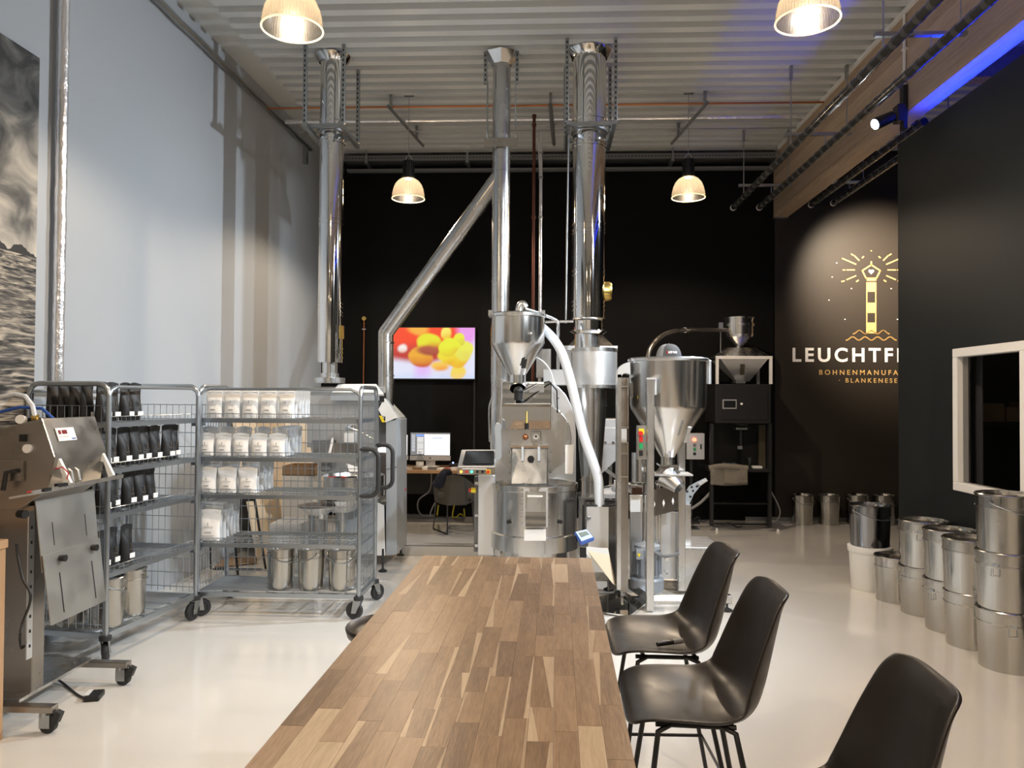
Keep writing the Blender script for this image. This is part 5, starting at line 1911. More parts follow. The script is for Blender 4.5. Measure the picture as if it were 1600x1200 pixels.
# ------------------------------------------------------------------ mobile cone hopper
mh = thing('cone_hopper', 'large stainless cone hopper on a square tube stand', 'hopper', (W(1044, 900, 6.0).x, 6.0, 0))
YM = 6.0
MB().lap(1043.5, YM, [(60, 563), (59.5, 567), (58, 634), (56.5, 639), (10.5, 714), (10.5, 727)], 64).build('cone_body', 'steel_v', mh, ang=.35)
MB().lap(1044, YM, [(55, 570), (56, 561), (60, 560), (62, 562), (62, 565), (59.5, 566)], 64).build('rim', 'steel', mh, ang=.5)
MB().lap(1044, YM, [(1, 560.5), (56, 561)], 64).build('lid', 'steel_dark', mh)
rr = MB().tube([W(1102, 563, YM), W(1108, 564, YM), W(1108, 600, YM)], .018, 8)
rr.build('side_handle', 'steel_satin', mh)
for x, ya, yb in ((987, 598, 621), (1096, 600, 623)):
    d_ = (x - 1043.5) / 58
    yy_ = YM - .29 * math.sqrt(max(0, 1 - d_ * d_)) - .012
    a_, b_ = W(x, ya, yy_), W(x, yb, yy_)
    MB().tube([a_ + Vector((0, .03, 0)), a_, b_, b_ + Vector((0, .03, 0))], .010, 8).build('grab_handle', 'chrome', mh)
MB().plate([W(1068, 692, 5.82), W(1076, 668, 5.74), W(1081, 668, 5.76), W(1073, 692, 5.84)], .012).build('sight_window', 'steel_satin', mh)
MB().plate([W(995, 617, 5.86), W(1005, 617, 5.82), W(1005, 624, 5.82), W(995, 624, 5.86)], .002).build('warning_label', 'label_white', mh)
MB().plate([W(996, 618.5, 5.85), W(999.5, 618.5, 5.84), W(999.5, 623, 5.84), W(996, 623, 5.85)], .001).build('warning_sign', 'yellow', mh)
# posts and frame
yf = 5.635
MB().bxp(1011, 592, 1022, 955, yf, yf + .055).build('front_post', 'steel', mh, bev=.004)
MB().bxp(1060, 690, 1071, 924, 6.15, 6.205).build('rear_post', 'steel', mh, bev=.004)
MB().bxp(966, 590, 968, 925, 6.22, 6.24).build('rear_post', 'steel_dark', mh)
MB().bxp(1010.5, 590, 1026, 593, yf - .01, yf + .1).build('post_cap', 'steel_satin', mh)
MB().bxp(1021.5, 593, 1026, 617, yf + .03, yf + .1).build('post_bracket', 'steel_satin', mh)
p0, p1, p2, p3 = G(1016, 955), G(1140, 955), G(1068, 922), G(968, 918)
for a_, b_, nm in ((p0, p1, 'base_rail'), (p3, p2, 'base_rail'), (p0, p3, 'base_rail'), (p2 + Vector((0, -.02, 0)), p1 + Vector((.0, .08, 0)), 'base_rail')):
    MB().tube([a_ + Vector((0, .03, .075)), b_ + Vector((0, .03, .075))], .035, 4).build(nm, 'steel', mh)
for p_ in (G(1136, 955), G(968, 928)):
    MB().lathe([(.038, 0), (.040, .012), (.018, .022), (.008, .03), (.008, .11), (.001, .11)], p_, 20).build('foot', 'rubber', mh)
    MB().box(p_ + Vector((0, 0, .09)), (.06, .06, .06)).build('corner_block', 'steel', mh, bev=.004)
MB().cyl(G(1136, 955) + Vector((0, 0, .12)), G(1136, 955) + Vector((0, 0, .5)), .006, n=8).build('adjuster_rod', 'steel', mh)
# valve, slide gate, spout
MB().lap(1043.5, YM, [(13, 727), (13, 731), (24, 744)], 32).build('valve_cone', 'steel_dark', mh)
MB().bxp(1031, 726, 1058, 729, YM - .1, YM + .08).build('valve_clamp', 'chrome', mh)
MB().bxp(1018, 741, 1083, 744, YM - .13, YM + .10).build('slide_gate', 'steel_satin', mh)
MB().bxp(1046, 727, 1060, 731, YM - .13, YM - .09).build('valve_lever', 'chrome', mh)
s0, s1 = W(1042, 744, YM - .02), W(1062, 762, YM - .10)
MB().cyl(s0, s1, .095, .052, 24, caps=False).build('spout', 'steel', mh)
# button box
bbx = MB().bxp(995.5, 665, 1010.5, 718, 5.64, 5.70).build('button_box', 'steel', mh, bev=.003)
MB().bxp(998.5, 670, 1006.5, 679, 5.632, 5.64).build('stop_plate', 'yellow', bbx)
p_ = W(1000.5, 677, 5.635)
MB().cyl(p_, p_ + Vector((0, -.03, 0)), .017, n=14).build('stop_button', 'red', bbx)
MB().bxp(999, 681.5, 1004.5, 690.5, 5.625, 5.64).build('red_switch', 'red', bbx)
MB().bxp(999, 693, 1004.5, 701.5, 5.625, 5.64).build('green_switch', 'green', bbx)
MB().bxp(999, 704, 1004.5, 712.5, 5.625, 5.64).build('black_switch', 'black', bbx)
# deflector panel
dp = MB().plate([W(1021, 766, 5.98), W(1060, 757, 6.1), W(1060, 797, 6.1), W(1021, 807, 5.98)], .006).build('deflector_panel', 'steel_dark', mh)
for x, y in ((1022, 788), (1037, 786), (1051.5, 783)):
    MB().plate([W(x, y - 6, 5.96), W(x + 2, y, 5.96), W(x, y + 6, 5.96), W(x - 2, y, 5.96)], .002).build('cut_out', 'white', dp)
for x in (1005.5, 1026, 1031):
    MB().cyl(W(x, 750, 6.1), W(x, 862, 6.1), .010, n=10).build('guide_rod', 'chrome', mh)
MB().bxp(985, 775, 1010, 800, 6.12, 6.2).build('rear_cabinet', 'white', mh)
MB().bxp(985, 800, 1060, 905, 6.25, 6.3).build('rear_panel', 'steel_satin', mh)
MB().lap(1000, 6.15, [(13, 707), (13, 752), (14, 753)], 32).build('round_can', 'steel_v', mh)
tr = MB().bxp(985, 757, 1010, 772, 6.3, 6.5).build('sample_tray', 'steel', mh)
MB().bxp(988, 762, 1004, 773, 6.28, 6.3).build('bean_pile', 'beans', tr)
# floor plate of the scale, glossy
MB().plate([G(930, 934, .02), G(985, 920, .02), G(1015, 938, .02), G(984, 962, .02), G(940, 956, .02)], .01).build('scale_plate', 'chrome', mh)

# electric vibration motor
mo = thing('vacuum_motor', 'grey electric motor with yellow warning label under the cone hopper', 'motor', (W(1008, 915, 6.05).x, 6.05, .12))
mx_ = W(1011, 880, 6.05).x
zt2, zb2 = z(846, 6.05), z(918, 6.05)
MB().lathe([(.001, zb2), (.12, zb2), (.13, zb2 + .015), (.13, zb2 + .09), (.115, zb2 + .105), (.001, zb2 + .105)], (mx_, 6.05, 0), 32).build('blower_housing', 'motor_grey', mo, bev=0, ang=.5)
MB().cyl((mx_, 6.05, zb2 + .1), (mx_, 6.05, zt2 - .04), .095, n=28).build('motor_body', 'motor_grey', mo)
MB().lathe([(.10, zt2 - .04), (.10, zt2 - .01), (.07, zt2), (.001, zt2)], (mx_, 6.05, 0), 28).build('motor_cap', 'grey_paint', mo, ang=.5)
for i in range(18):
    a = 2 * PI * i / 18
    MB().box((mx_ + .103 * math.cos(a), 6.05 + .103 * math.sin(a), (zb2 + zt2) / 2 + .03), (.02, .004, .16), rz=a).build('cooling_fin', 'motor_grey', mo)
tbx = MB().bxp(994, 859, 1006, 875, 5.88, 5.97).build('terminal_box', 'motor_grey', mo, bev=.005)
MB().plate([W(995.5, 865, 5.877), W(1001.5, 865, 5.877), W(998.5, 871, 5.877)], .001).build('warning_sign', 'yellow', tbx)
MB().tube(smooth_path([W(1022, 862, 5.95), W(1030, 867, 5.95), W(1042, 869, 6.0), W(1060, 865, 6.1)], 4), .012, 8).build('motor_cable', 'grey_dark', mo)
for x in (1041, 1041):
    pass
for y in (873, 894):
    p_ = W(1041, y, 6.12)
    MB().cyl(p_ + Vector((0, .03, 0)), p_ + Vector((0, -.03, 0)), .012, n=10).build('panel_bolt', 'chrome', mo)

# stainless box right of the hopper with perforated pull handle
sb = thing('hopper_undercarriage', 'stainless cabinet box with a perforated push handle beside the hopper stand', 'cabinet', (W(1095, 920, 6.3).x, 6.4, 0))
bx_ = [W(1070, 855, 6.2), W(1120, 862, 6.2)]
MB().bxp(1069, 858, 1125, 925, 6.2, 6.65).build('box_body', 'steel', sb, bev=.004)
MB().bxp(1069, 855, 1127, 859, 6.18, 6.68).build('box_lid', 'steel_satin', sb, bev=.003)
MB().bxp(1094, 853.8, 1110, 855.6, 6.35, 6.45).build('lid_label', 'label_white', sb)
MB().bxp(1070, 788, 1080, 856, 6.3, 6.5).build('upright', 'steel', sb, bev=.003)
hn = [(1071, 790), (1071, 770), (1077, 760), (1090, 753), (1103, 747), (1105, 750), (1094, 760), (1084, 772), (1078, 786)]
hd = MB().prism([(W(x, y, 6.35).x, W(x, y, 6.35).z) for x, y in hn], 'y', 6.35, 6.37).build('push_handle', 'grey_paint', sb)
for x, y in ((1074, 768), (1083, 767), (1079, 776), (1081, 761), (1089, 760)):
    p_ = W(x, y, 6.345)
    MB().cyl(p_, p_ + Vector((0, .01, 0)), .009, n=10).build('hole', 'black', hd)
MB().tube([W(1092, 757, 6.34), W(1104, 749, 6.34)], .016, 10).build('hand_grip', 'steel_satin', hd)

# baseball cap on the hopper
cp_ = thing('baseball_cap', 'grey trucker cap with white lettering lying on the cone hopper', 'cap', (W(1046, 560, 5.95).x, 5.95, z(561, 5.95)))
cz_ = z(560.5, 5.95)
ccx = W(1045, 560, 5.95).x
dome = [(.098 * math.cos(math.radians(a)) ** .7 if a < 90 else .001, .118 * math.sin(math.radians(a))) for a in range(0, 91, 9)]
MB().lathe([(r_, cz_ + z_) for r_, z_ in dome], (ccx, 5.95, 0), 28, a0=-2.2, a1=1.0).build('front_panel', 'cap_grey', cp_, ang=1.2)
MB().lathe([(r_, cz_ + z_) for r_, z_ in dome], (ccx, 5.95, 0), 28, a0=1.0, a1=2 * PI - 2.2).build('mesh_back', 'cap_mesh', cp_, ang=1.2)
br = []
for i in range(13):
    a = -1.75 + 2.1 * i / 12
    br.append((a,))
P = []
for i in range(13):
    a = -1.85 + 2.2 * i / 12
    ext = .065 * math.sin(PI * i / 12) ** .6
    P.append((ccx + .097 * math.cos(a), 5.95 + .097 * math.sin(a), cz_ + .012))
    P.append((ccx + (.097 + ext) * math.cos(a), 5.95 + (.097 + ext) * math.sin(a), cz_ + .003))
bm2 = MB().add(P, [(2 * i, 2 * i + 1, 2 * i + 3, 2 * i + 2) for i in range(12)])
o = bm2.build('visor', 'cap_grey', cp_, ang=1.2)
o.modifiers.new('thick', 'SOLIDIFY').thickness = .004
MB().ball((ccx, 5.95, cz_ + .118), .007, 10).build('top_button', 'cap_grey', cp_)
ang0 = -PI / 2 + .12
for i, ch_ in enumerate('LORING'):
    a = ang0 + .32 * (-0.9 + .40 * i) * .9
    rr_ = .0965
    text(ch_, .022, (ccx + rr_ * math.cos(a), 5.95 + rr_ * math.sin(a), cz_ + .048), 'sign_white', cp_, rot=(PI / 2 - .12, 0, a + PI / 2), bold=.0008, name='letter')
a = ang0 - .40
MB().box((ccx + .098 * math.cos(a), 5.95 + .098 * math.sin(a), cz_ + .048), (.006, .003, .018), rz=a + PI / 2).build('flame_mark', 'red', cp_)

# weighing terminal
wt = thing('scale_terminal', 'blue weighing terminal on a short post at the end of the table', 'scale', (W(913, 870, 5.4).x, 5.4, 0))
MB().plate([W(897, 831, 5.42), W(917, 826, 5.46), W(929, 840, 5.36), W(908, 848, 5.32)], .03).build('housing', 'blue', wt, bev=.005)
MB().plate([W(899.5, 831.5, 5.415), W(916.5, 827.5, 5.45), W(926.5, 839.5, 5.357), W(908.5, 846, 5.325)], -.003).build('front', 'blue_pale', wt)
MB().plate([W(904, 833.5, 5.40), W(916, 830.8, 5.425), W(921, 836, 5.385), W(908.5, 839.5, 5.36)], -.006).build('display', 'lcd', wt)
MB().cyl(W(901, 841, 5.42), W(897, 843, 5.40), .022, n=16).build('tilt_knob', 'black', wt)
p_ = W(911, 850, 5.42)
MB().box(p_, (.07, .06, .03)).build('clamp', 'grey_dark', wt, bev=.004)
MB().b2((p_.x - .018, 5.40, 0), (p_.x + .018, 5.436, p_.z)).build('post', 'steel', wt)
MB().b2((p_.x - .022, 5.395, p_.z - .09), (p_.x + .022, 5.44, p_.z - .02)).build('post_collar', 'black', wt)
MB().b2((p_.x - .15, 5.33, 0), (p_.x + .15, 5.52, .02)).build('base_plate', 'steel', wt)

# ================================================================== LEFT ROASTER (behind the handle trolley)
lr = thing('small_roaster', 'grey and stainless roaster standing behind the handle trolley', 'roaster', (-1.7, 7.2, 0))
YL = 6.95
# tall cabinet on the right side with slanted hood
cab = [(603, 660), (603, 866), (632.5, 838), (633.5, 652)]
c0 = W(603, 660, YL)
cabx0, cabx1 = W(603, 700, YL).x, W(620, 700, YL).x
MB().prism([(W(x, y, YL).x, W(x, y, YL).z) for x, y in ((603, 660), (620, 655), (620, 866), (603, 868))], 'y', YL, YL + .5).build('cabinet', 'grey_paint', lr, bev=.004)
sd0, sd1 = W(620, 700, YL), W(633.5, 700, 7.5)
MB().plate([W(620, 655, YL), W(633.5, 651, 7.5), W(633, 838, 7.5), W(620, 866, YL)], .01).build('side_door', 'grey_paint', lr)
MB().plate([W(603, 733, YL - .004), W(620, 729, YL - .004), W(620, 730.5, YL - .004), W(603, 734.5, YL - .004)], .003).build('panel_joint', 'grey_dark', lr)
MB().plate([W(601, 622, YL), W(622, 652, YL), W(603, 660, YL), W(592, 640, YL)], -.02).build('hood_panel', 'white_paint', lr)
MB().plate([W(600, 620, YL), W(612, 628, 7.4), W(633.5, 651, 7.5), W(620, 654, YL)], .012).build('hood_top', 'grey_paint', lr)
MB().plate([W(592, 649, YL - .02), W(602, 650, YL - .02), W(602, 660, YL - .02), W(597, 660, YL - .02)], .004).build('hood_lamp', 'yellow', lr)
MB().bxp(590, 614, 600, 628, YL - .03, YL + .05).build('black_corner', 'black', lr)
# upper body
MB().bxp(480, 604, 592, 700, 7.05, 7.6).build('drum_body', 'steel_satin', lr, bev=.006)
MB().plate([W(529, 600, 7.0), W(588, 600, 7.0), W(600, 616, 6.9), W(516, 616, 6.9)], .02).build('canopy', 'white_paint', lr)
MB().bxp(516, 615, 592, 626, 6.9, 7.05).build('canopy_edge', 'grey_paint', lr)
MB().lap(553, 6.9, [(10, 664), (8, 668), (6, 672), (1, 673)], 20).build('probe_dish', 'steel', lr)
MB().ball(W(544, 668, 6.85), .028, 16).build('ball_weight', 'grey_paint', lr)
MB().tube([W(544, 668, 6.85), W(563, 674, 6.85), W(590, 690, 6.85)], .008, 8).build('weight_rod', 'steel', lr)
MB().bxp(537, 676, 552, 692, 6.88, 7.0).build('sight_block', 'white_paint', lr, bev=.006)
MB().plate([W(520, 692, 6.8), W(562, 692, 6.8), W(556, 712, 6.7), W(513, 712, 6.7)], .02).build('discharge_door', 'steel_dark', lr)
MB().bxp(487, 688, 520, 712, 6.95, 7.05).build('front_panel', 'grey_dark', lr)
MB().tube([W(520, 685, 6.78), W(514, 712, 6.68)], .012, 8).build('door_arm', 'white', lr)
MB().bxp(501, 722, 514, 737, 6.85, 7.05).build('motor_block', 'grey_dark', lr, bev=.01)
MB().plate([W(541, 724, 6.6), W(560, 730, 6.6), W(566, 737, 6.55), W(546, 737, 6.55)], .02).build('scoop', 'white_paint', lr)
MB().bxp(496, 712, 592, 800, 7.1, 7.6).build('lower_body', 'steel_satin', lr, bev=.006)
# cooling tray
yc_ = 6.72
xc_ = W(552, 745, yc_).x
rc_ = 49 * yc_ / FPX
za_, zb_ = z(745, yc_), z(782, yc_)
MB().lathe([(rc_ * .9, za_ - .06), (rc_ * .97, za_), (rc_, za_ + .004), (rc_, zb_ + .03), (rc_ * .8, zb_)], (xc_, yc_, 0), 48).build('cooling_tray', 'steel_v', lr, ang=.4)
MB().lathe([(.001, za_ - .055), (rc_ * .9, za_ - .06)], (xc_, yc_, 0), 40).build('tray_screen', 'grey_dark', lr)
for x, y, mm_ in ((520, 744, 'red'), (533, 741, 'black'), (541, 742, 'red'), (549, 745, 'black')):
    p_ = W(x, y, 6.62)
    MB().box((p_.x, 6.62, za_ - .02), (.09, .03, .035), rz=.4).build('tray_item', mm_, lr)
MB().lathe([(.2, zb_), (.12, zb_ - .10), (.08, zb_ - .12)], (xc_ - .1, yc_, 0), 24).build('tray_cone', 'steel', lr)
MB().cyl((xc_ - .1, yc_, zb_ - .1), (xc_ - .1, yc_, .12), .03, n=14).build('tray_post', 'steel', lr)
MB().bxp(524, 788, 600, 866, 6.98, 7.5).build('base_cabinet', 'grey_paint', lr, bev=.005)
MB().plate([W(590, 785, 6.96), W(600, 790, 6.96), W(602, 868, 6.96), W(588, 868, 6.96)], .01).build('base_door', 'white_paint', lr)
pl_ = MB().plate([W(623.5, 763, 7.16), W(629, 761, 7.38), W(629, 771, 7.38), W(623.5, 773, 7.16)], -.012).build('rating_plate', 'label_white', lr)
MB().cyl(W(630.5, 765, 7.36), W(634, 765, 7.36), .014, n=12).build('stop_button', 'red', lr)
MB().box(W(631, 733, 7.42), (.012, .02, .03)).build('lock', 'black', lr)
for p_, zt0 in ((G(598, 893), .2), (G(626, 868), .22), (G(500, 880), .3)):
    MB().lathe([(.038, 0), (.04, .010), (.014, .022), (.010, .03), (.010, zt0), (.001, zt0)], p_, 18).build('foot', 'rubber', lr)
# chaff drum in front left of it
t = thing('chaff_drum', 'shiny steel chaff drum with cone top seen through the handle trolley', 'drum', (W(497, 860, 6.6).x, 6.6, 0))
MB().lap(497, 6.6, [(31, 790), (28, 793), (16, 803), (15, 810), (15.5, 812), (15.5, 872)], 36).build('drum_body', 'steel_v', t, ang=.4)
MB().lap(497, 6.6, [(1, 789), (31, 789), (31, 791)], 36).build('top_pan', 'steel_dark', t, ang=.4)
ring(MB(), (W(497, 810, 6.6).x, 6.6, z(810, 6.6)), 15 * 6.6 / FPX, .006, .03).build('clamp_band', 'chrome', t)
MB().cyl((W(497, 872, 6.6).x, 6.6, 0), (W(497, 872, 6.6).x, 6.6, z(872, 6.6)), .07, n=24).build('drum_base', 'steel', t)

# ------------------------------------------------------------------ boxes and boards behind the handle trolley
def cbox(label, x0, y0, x1, y1, Ya_, Yb_, m, z0=None, name='carton'):
    a_, b_ = W(x0, y0, Ya_), W(x1, y1, Ya_)
    zb0 = b_.z if z0 is None else z0
    t = thing(name, label, 'box', ((a_.x + b_.x) / 2, (Ya_ + Yb_) / 2, zb0), 'cartons behind the trolley')
    MB().b2((a_.x, Ya_, zb0), (b_.x, Yb_, a_.z)).build('carton_body', m, t, bev=.003)
    MB().b2(((a_.x + b_.x) / 2 - .002, Ya_, a_.z), ((a_.x + b_.x) / 2 + .002, Yb_, a_.z + .001)).build('lid_joint', 'card', t)
    return t


cA = cbox('tall white carton on the floor behind the handle trolley', 440, 782, 490, 870, 7.6, 7.95, 'card_white', 0)
zA = W(440, 782, 7.6).z
cbox('white carton stacked on the tall carton behind the handle trolley', 441, 743, 489, 782, 7.6, 7.95, 'card_white', zA)
zB = W(441, 743, 7.6).z
t = thing('open_carton', 'open dark cardboard tray on top of the white carton stack', 'box', (W(465, 740, 7.75).x, 7.75, zB))
xa_, xb_ = W(441, 740, 7.6).x, W(492, 740, 7.6).x
zt3 = W(441, 728, 7.6).z
for a_, b_ in (((xa_, 7.6, zB), (xb_, 7.61, zt3)), ((xa_, 7.94, zB), (xb_, 7.95, zt3)), ((xa_, 7.61, zB), (xa_ + .008, 7.94, zt3)), ((xb_ - .008, 7.61, zB), (xb_, 7.94, zt3)), ((xa_, 7.6, zB), (xb_, 7.95, zB + .006))):
    MB().b2(a_, b_).build('carton_wall', 'card', t)
cbox('low white carton on the floor in front of the carton stack', 421, 818, 470, 870, 6.75, 7.15, 'card_white', 0)
# leaning cream board and black folding frame by the wall
t = thing('leaning_board', 'cream board leaning against the left wall behind the handle trolley', 'board', (W(400, 870, 8.3).x, 8.3, 0))
MB().plate([(xl(7.2) + .30, 7.2, 0), (xl(9.2) + .30, 9.2, 0), (xl(9.2) + .04, 9.2, 1.35), (xl(7.2) + .04, 7.2, 1.35)], .02).build('board_sheet', 'board_cream', t)
t = thing('folding_frame', 'thin black folding stool frame behind the lower trolley shelves', 'frame', (W(370, 890, 6.3).x, 6.3, 0))
pa_, pb_, pc_, pd_ = W(326, 783, 6.2), W(398, 781, 6.2), G(415, 890), G(372, 905)
MB().tube([pa_ + Vector((0, 0, -.03)), pa_ + Vector((.02, 0, 0)), pb_], .011, 8).build('top_rail', 'black_metal', t)
MB().tube([pb_, pc_ + Vector((0, 0, .012))], .011, 8).build('leg', 'black_metal', t)
MB().tube([W(362, 783, 6.25), pd_ + Vector((0, 0, .012))], .011, 8).build('leg', 'black_metal', t)
MB().tube([W(326, 788, 6.2), G(330, 890) + Vector((0, 0, .012))], .011, 8).build('leg', 'black_metal', t)
MB().tube([W(333, 889, 6.3), W(410, 890, 6.3)], .009, 8).build('cross_bar', 'black_metal', t)
t = thing('cardboard_sheet', 'flat cardboard sheet lying on the floor under the handle trolley', 'cardboard', (W(360, 885, 6.6).x, 6.6, 0))
MB().plate([G(335, 887, .01), G(400, 880, .01), G(402, 872, .01), G(350, 872, .01)], .012).build('sheet', 'card', t)

# floor duct between the machines
t = thing('floor_duct', 'low brushed steel floor duct between the two roasters', 'duct', (W(690, 860, 7.5).x, 7.5, 0))
xa_, xb_ = G(628, 868).x, W(772, 860, 7.5).x
zt4 = W(700, 852, 7.5).z
MB().b2((xa_, 7.5, 0), (xb_, 7.62, zt4)).build('duct_body', 'steel_satin', t, bev=.004)
MB().b2((xa_, 7.498, zt4 - .012), (xb_, 7.5, zt4)).build('dark_edge', 'grey_dark', t)  # dark line along the upper front edge of the duct

# ================================================================== DESK NOOK
dk = thing('desk', 'wooden desk against the black wall with computers and clutter', 'desk', (-1.0, 9.6, 0))
zd = W(690, 735, 9.25).z
xa_, xb_ = W(560, 735, 9.25).x, W(775, 735, 9.25).x
MB().b2((xa_, 9.25, zd - .04), (xb_, 9.97, zd)).build('desk_top', 'desk_wood', dk, bev=.004)
for x in (xa_ + .05, xb_ - .05):
    for y in (9.32, 9.9):
        MB().b2((x - .03, y - .03, 0), (x + .03, y + .03, zd - .04)).build('leg', 'black_metal', dk)
MB().b2((xa_ + .05, 9.9, .3), (xb_ - .05, 9.92, zd - .04)).build('modesty_panel', 'black', dk)


def imac(label, x0, y0, x1, y1, Y, ui=True):
    t = thing('computer', label, 'computer', (W((x0 + x1) / 2, y1, Y).x, Y, zd), 'desk computers')
    a_, b_ = W(x0, y0, Y), W(x1, y1, Y)
    MB().b2((a_.x, Y, b_.z), (b_.x, Y + .03, a_.z)).build('bezel', 'black', t, bev=.003)
    h_ = a_.z - b_.z
    MB().b2((a_.x, Y - .001, b_.z - h_ * .20), (b_.x, Y + .028, b_.z)).build('chin', 'alu_white', t, bev=.003)
    p_ = W((x0 + x1) / 2, y1, Y)
    MB().cyl((p_.x, Y - .002, b_.z - h_ * .10), (p_.x, Y - .0005, b_.z - h_ * .10), .010, n=14).build('badge', 'black', t)
    MB().b2((p_.x - .06, Y + .03, zd + .005), (p_.x + .06, Y + .04, b_.z)).build('stand', 'alu_white', t)
    MB().b2((p_.x - .09, Y - .05, zd), (p_.x + .09, Y + .12, zd + .008)).build('stand_foot', 'alu_white', t)
    w_ = b_.x - a_.x
    S = lambda u0, v0, u1, v1, m_, n_, d=.002: MB().b2((a_.x + w_ * u0, Y - d, a_.z - h_ * v1), (a_.x + w_ * u1, Y - d + .0008, a_.z - h_ * v0)).build(n_, m_, t)
    S(.02, .03, .98, .97, 'screen_white', 'screen', .001)
    if ui:
        S(.02, .03, .16, .97, 'screen_grey', 'sidebar')
        S(.16, .03, .36, .97, 'screen_grey', 'mail_list', .0015)
        S(.16, .10, .36, .18, 'screen_blue', 'selected_row')
        S(.36, .03, .98, .09, 'screen_grey', 'toolbar')
        S(.55, .23, .80, .26, 'screen_blue', 'headline')
        for i in range(12):
            S(.18, .22 + .06 * i, .34, .245 + .06 * i, 'screen_white', 'list_row')
            S(.05, .12 + .06 * i, .13, .14 + .06 * i, 'screen_white', 'side_item')
    return t


imac('all in one computer with a mail window open on the desk', 640.5, 675, 704, 712.5, 9.62)
imac('second computer on the desk, its screen edge half hidden by the left roaster', 575, 678, 637.5, 712, 9.55, False)
# clutter on the desk
rd = random.Random(5)
names = [('paper_stack', 'paper', 'paper'), ('notebook', 'paper_brown', 'notebook'), ('paper_pad', 'label_white', 'paper'), ('dark_box', 'grey_dark', 'box')]
spots = [(640, 'paper_stack', 'stack of papers on the desk just beside the left roaster'), (652, 'notebook', 'brown notebook on the desk below the mail screen'),
         (664, 'paper_pad', 'white note pad on the desk in front of the computer foot'), (677, 'dark_box', 'dark flat box on the desk right of the computer foot'),
         (688, 'paper_stack', 'small paper pile on the desk behind the felt chair back'), (700, 'notebook', 'dark brown notebook at the right of the desk clutter'),
         (711, 'paper_pad', 'white paper slip at the right end of the desk clutter')]
for i, (x, nm, lb) in enumerate(spots):
    mm_, ct = [(q[1], q[2]) for q in names if q[0] == nm][0]
    p_ = W(x, 732, 9.36)
    h_ = rd.uniform(.012, .035)
    t = thing(nm, lb, ct, (p_.x, 9.38, zd), 'desk clutter')
    MB().box((p_.x, 9.38, zd + h_ / 2), (.11, .14, h_), rz=rd.uniform(-.6, .6)).build('lower_sheet', mm_, t)
    MB().box((p_.x + .01, 9.385, zd + h_ + .003), (.08, .11, .006), rz=rd.uniform(-.6, .6)).build('upper_sheet', rd.choice(['paper', 'label_white', 'red' if i == 5 else 'paper_brown']), t)
t = thing('water_bottle', 'clear plastic bottle standing in front of the mail screen', 'bottle', (W(656, 725, 9.42).x, 9.42, zd))
p_ = W(656, 725, 9.42)
MB().lathe([(.001, zd + .001), (.045, zd + .001), (.047, zd + .12), (.04, zd + .15), (.018, zd + .19), (.018, zd + .21), (.001, zd + .21)], (p_.x, 9.42, 0), 20).build('bottle_body', 'clear', t)
MB().cyl((p_.x, 9.42, zd + .205), (p_.x, 9.42, zd + .225), .02, n=14).build('cap', 'white', t)
MB().lathe([(.048, zd + .04), (.048, zd + .09)], (p_.x, 9.42, 0), 20).build('label', 'paper', t)
t = thing('status_light_box', 'small black desk device with a glowing blue light', 'device', (W(708, 724, 9.5).x, 9.5, zd))
p_ = W(708, 723, 9.5)
MB().b2((p_.x - .05, 9.5, zd), (p_.x + .08, 9.6, zd + .06)).build('case', 'black', t, bev=.004)
MB().cyl((p_.x, 9.499, p_.z), (p_.x, 9.495, p_.z), .010, n=12).build('blue_lamp', 'led_blue', t)
# felt chair
fc = thing('felt_armchair', 'grey felt tub chair with thin wire legs at the desk', 'chair', (W(701, 820, 8.6).x, 8.6, 0))
Yf_ = 8.45
F0 = lambda x, y, d=0: W(x, y, Yf_ + d)
# back shell facets
P = [F0(677, 751, .25), F0(683, 747, .12), F0(705, 742, 0), F0(725, 745, 0), F0(741, 757, .2),
     F0(679, 782, .25), F0(686, 787, .12), F0(700, 790, 0), F0(728, 789, 0), F0(741, 783, .2)]
MB().add(P, [(0, 1, 6, 5), (1, 2, 7, 6), (2, 3, 8, 7), (3, 4, 9, 8)]).build('back_shell', 'chair_felt', fc, smooth=False)
o = fc.children[-1]
sm = o.modifiers.new('thick', 'SOLIDIFY')
sm.thickness = .035
P = [F0(677, 751, .25), F0(677, 757, .75), F0(679, 783, .75), F0(679, 782, .25)]
MB().plate(P, -.03).build('arm_panel', 'chair_felt', fc)
P = [F0(741, 757, .2), F0(741, 760, .75), F0(741, 783, .75), F0(741, 783, .2)]
MB().plate(P, .03).build('arm_panel', 'chair_felt', fc)
zs_ = F0(700, 781).z
MB().b2((F0(682, 770).x, Yf_ + .04, zs_), (F0(738, 770).x, Yf_ + .72, zs_ + .08)).build('seat_cushion', 'chair_felt', fc, bev=.02, seg=2)
la, lb_ = G(677, 827), G(699, 836)
lc, ld_ = G(741, 828), G(741, 818)
MB().tube([F0(681, 785, .1), la + Vector((0, 0, .01)), lb_ + Vector((0, 0, .01)), F0(699, 789, .02)], .008, 8).build('wire_leg', 'black_metal', fc)
MB().tube([F0(738, 785, .1), lc + Vector((0, 0, .01)), lc + Vector((.05, .5, .01)), F0(741, 785, .5)], .008, 8).build('wire_leg', 'black_metal', fc)
t = thing('dark_jacket', 'dark navy jacket hung over the felt chair corner', 'jacket', F0(693, 760))
bb_ = MB()
for i in range(9):
    pass
jm = MB().ball(F0(694, 747, .10), .11, 20, (.85, .7, 1.0))
for i, v in enumerate(jm.v):
    jm.v[i] = v + Vector((noise.noise(v * 9) * .05, noise.noise(v * 9 + Vector((7, 0, 0))) * .04, noise.noise(v * 8 + Vector((0, 5, 0))) * .04))
jm.build('jacket_fold', 'jacket', t, ang=1.5)
jm = MB().ball(F0(687, 757, .12), .075, 18, (1, .7, .8))
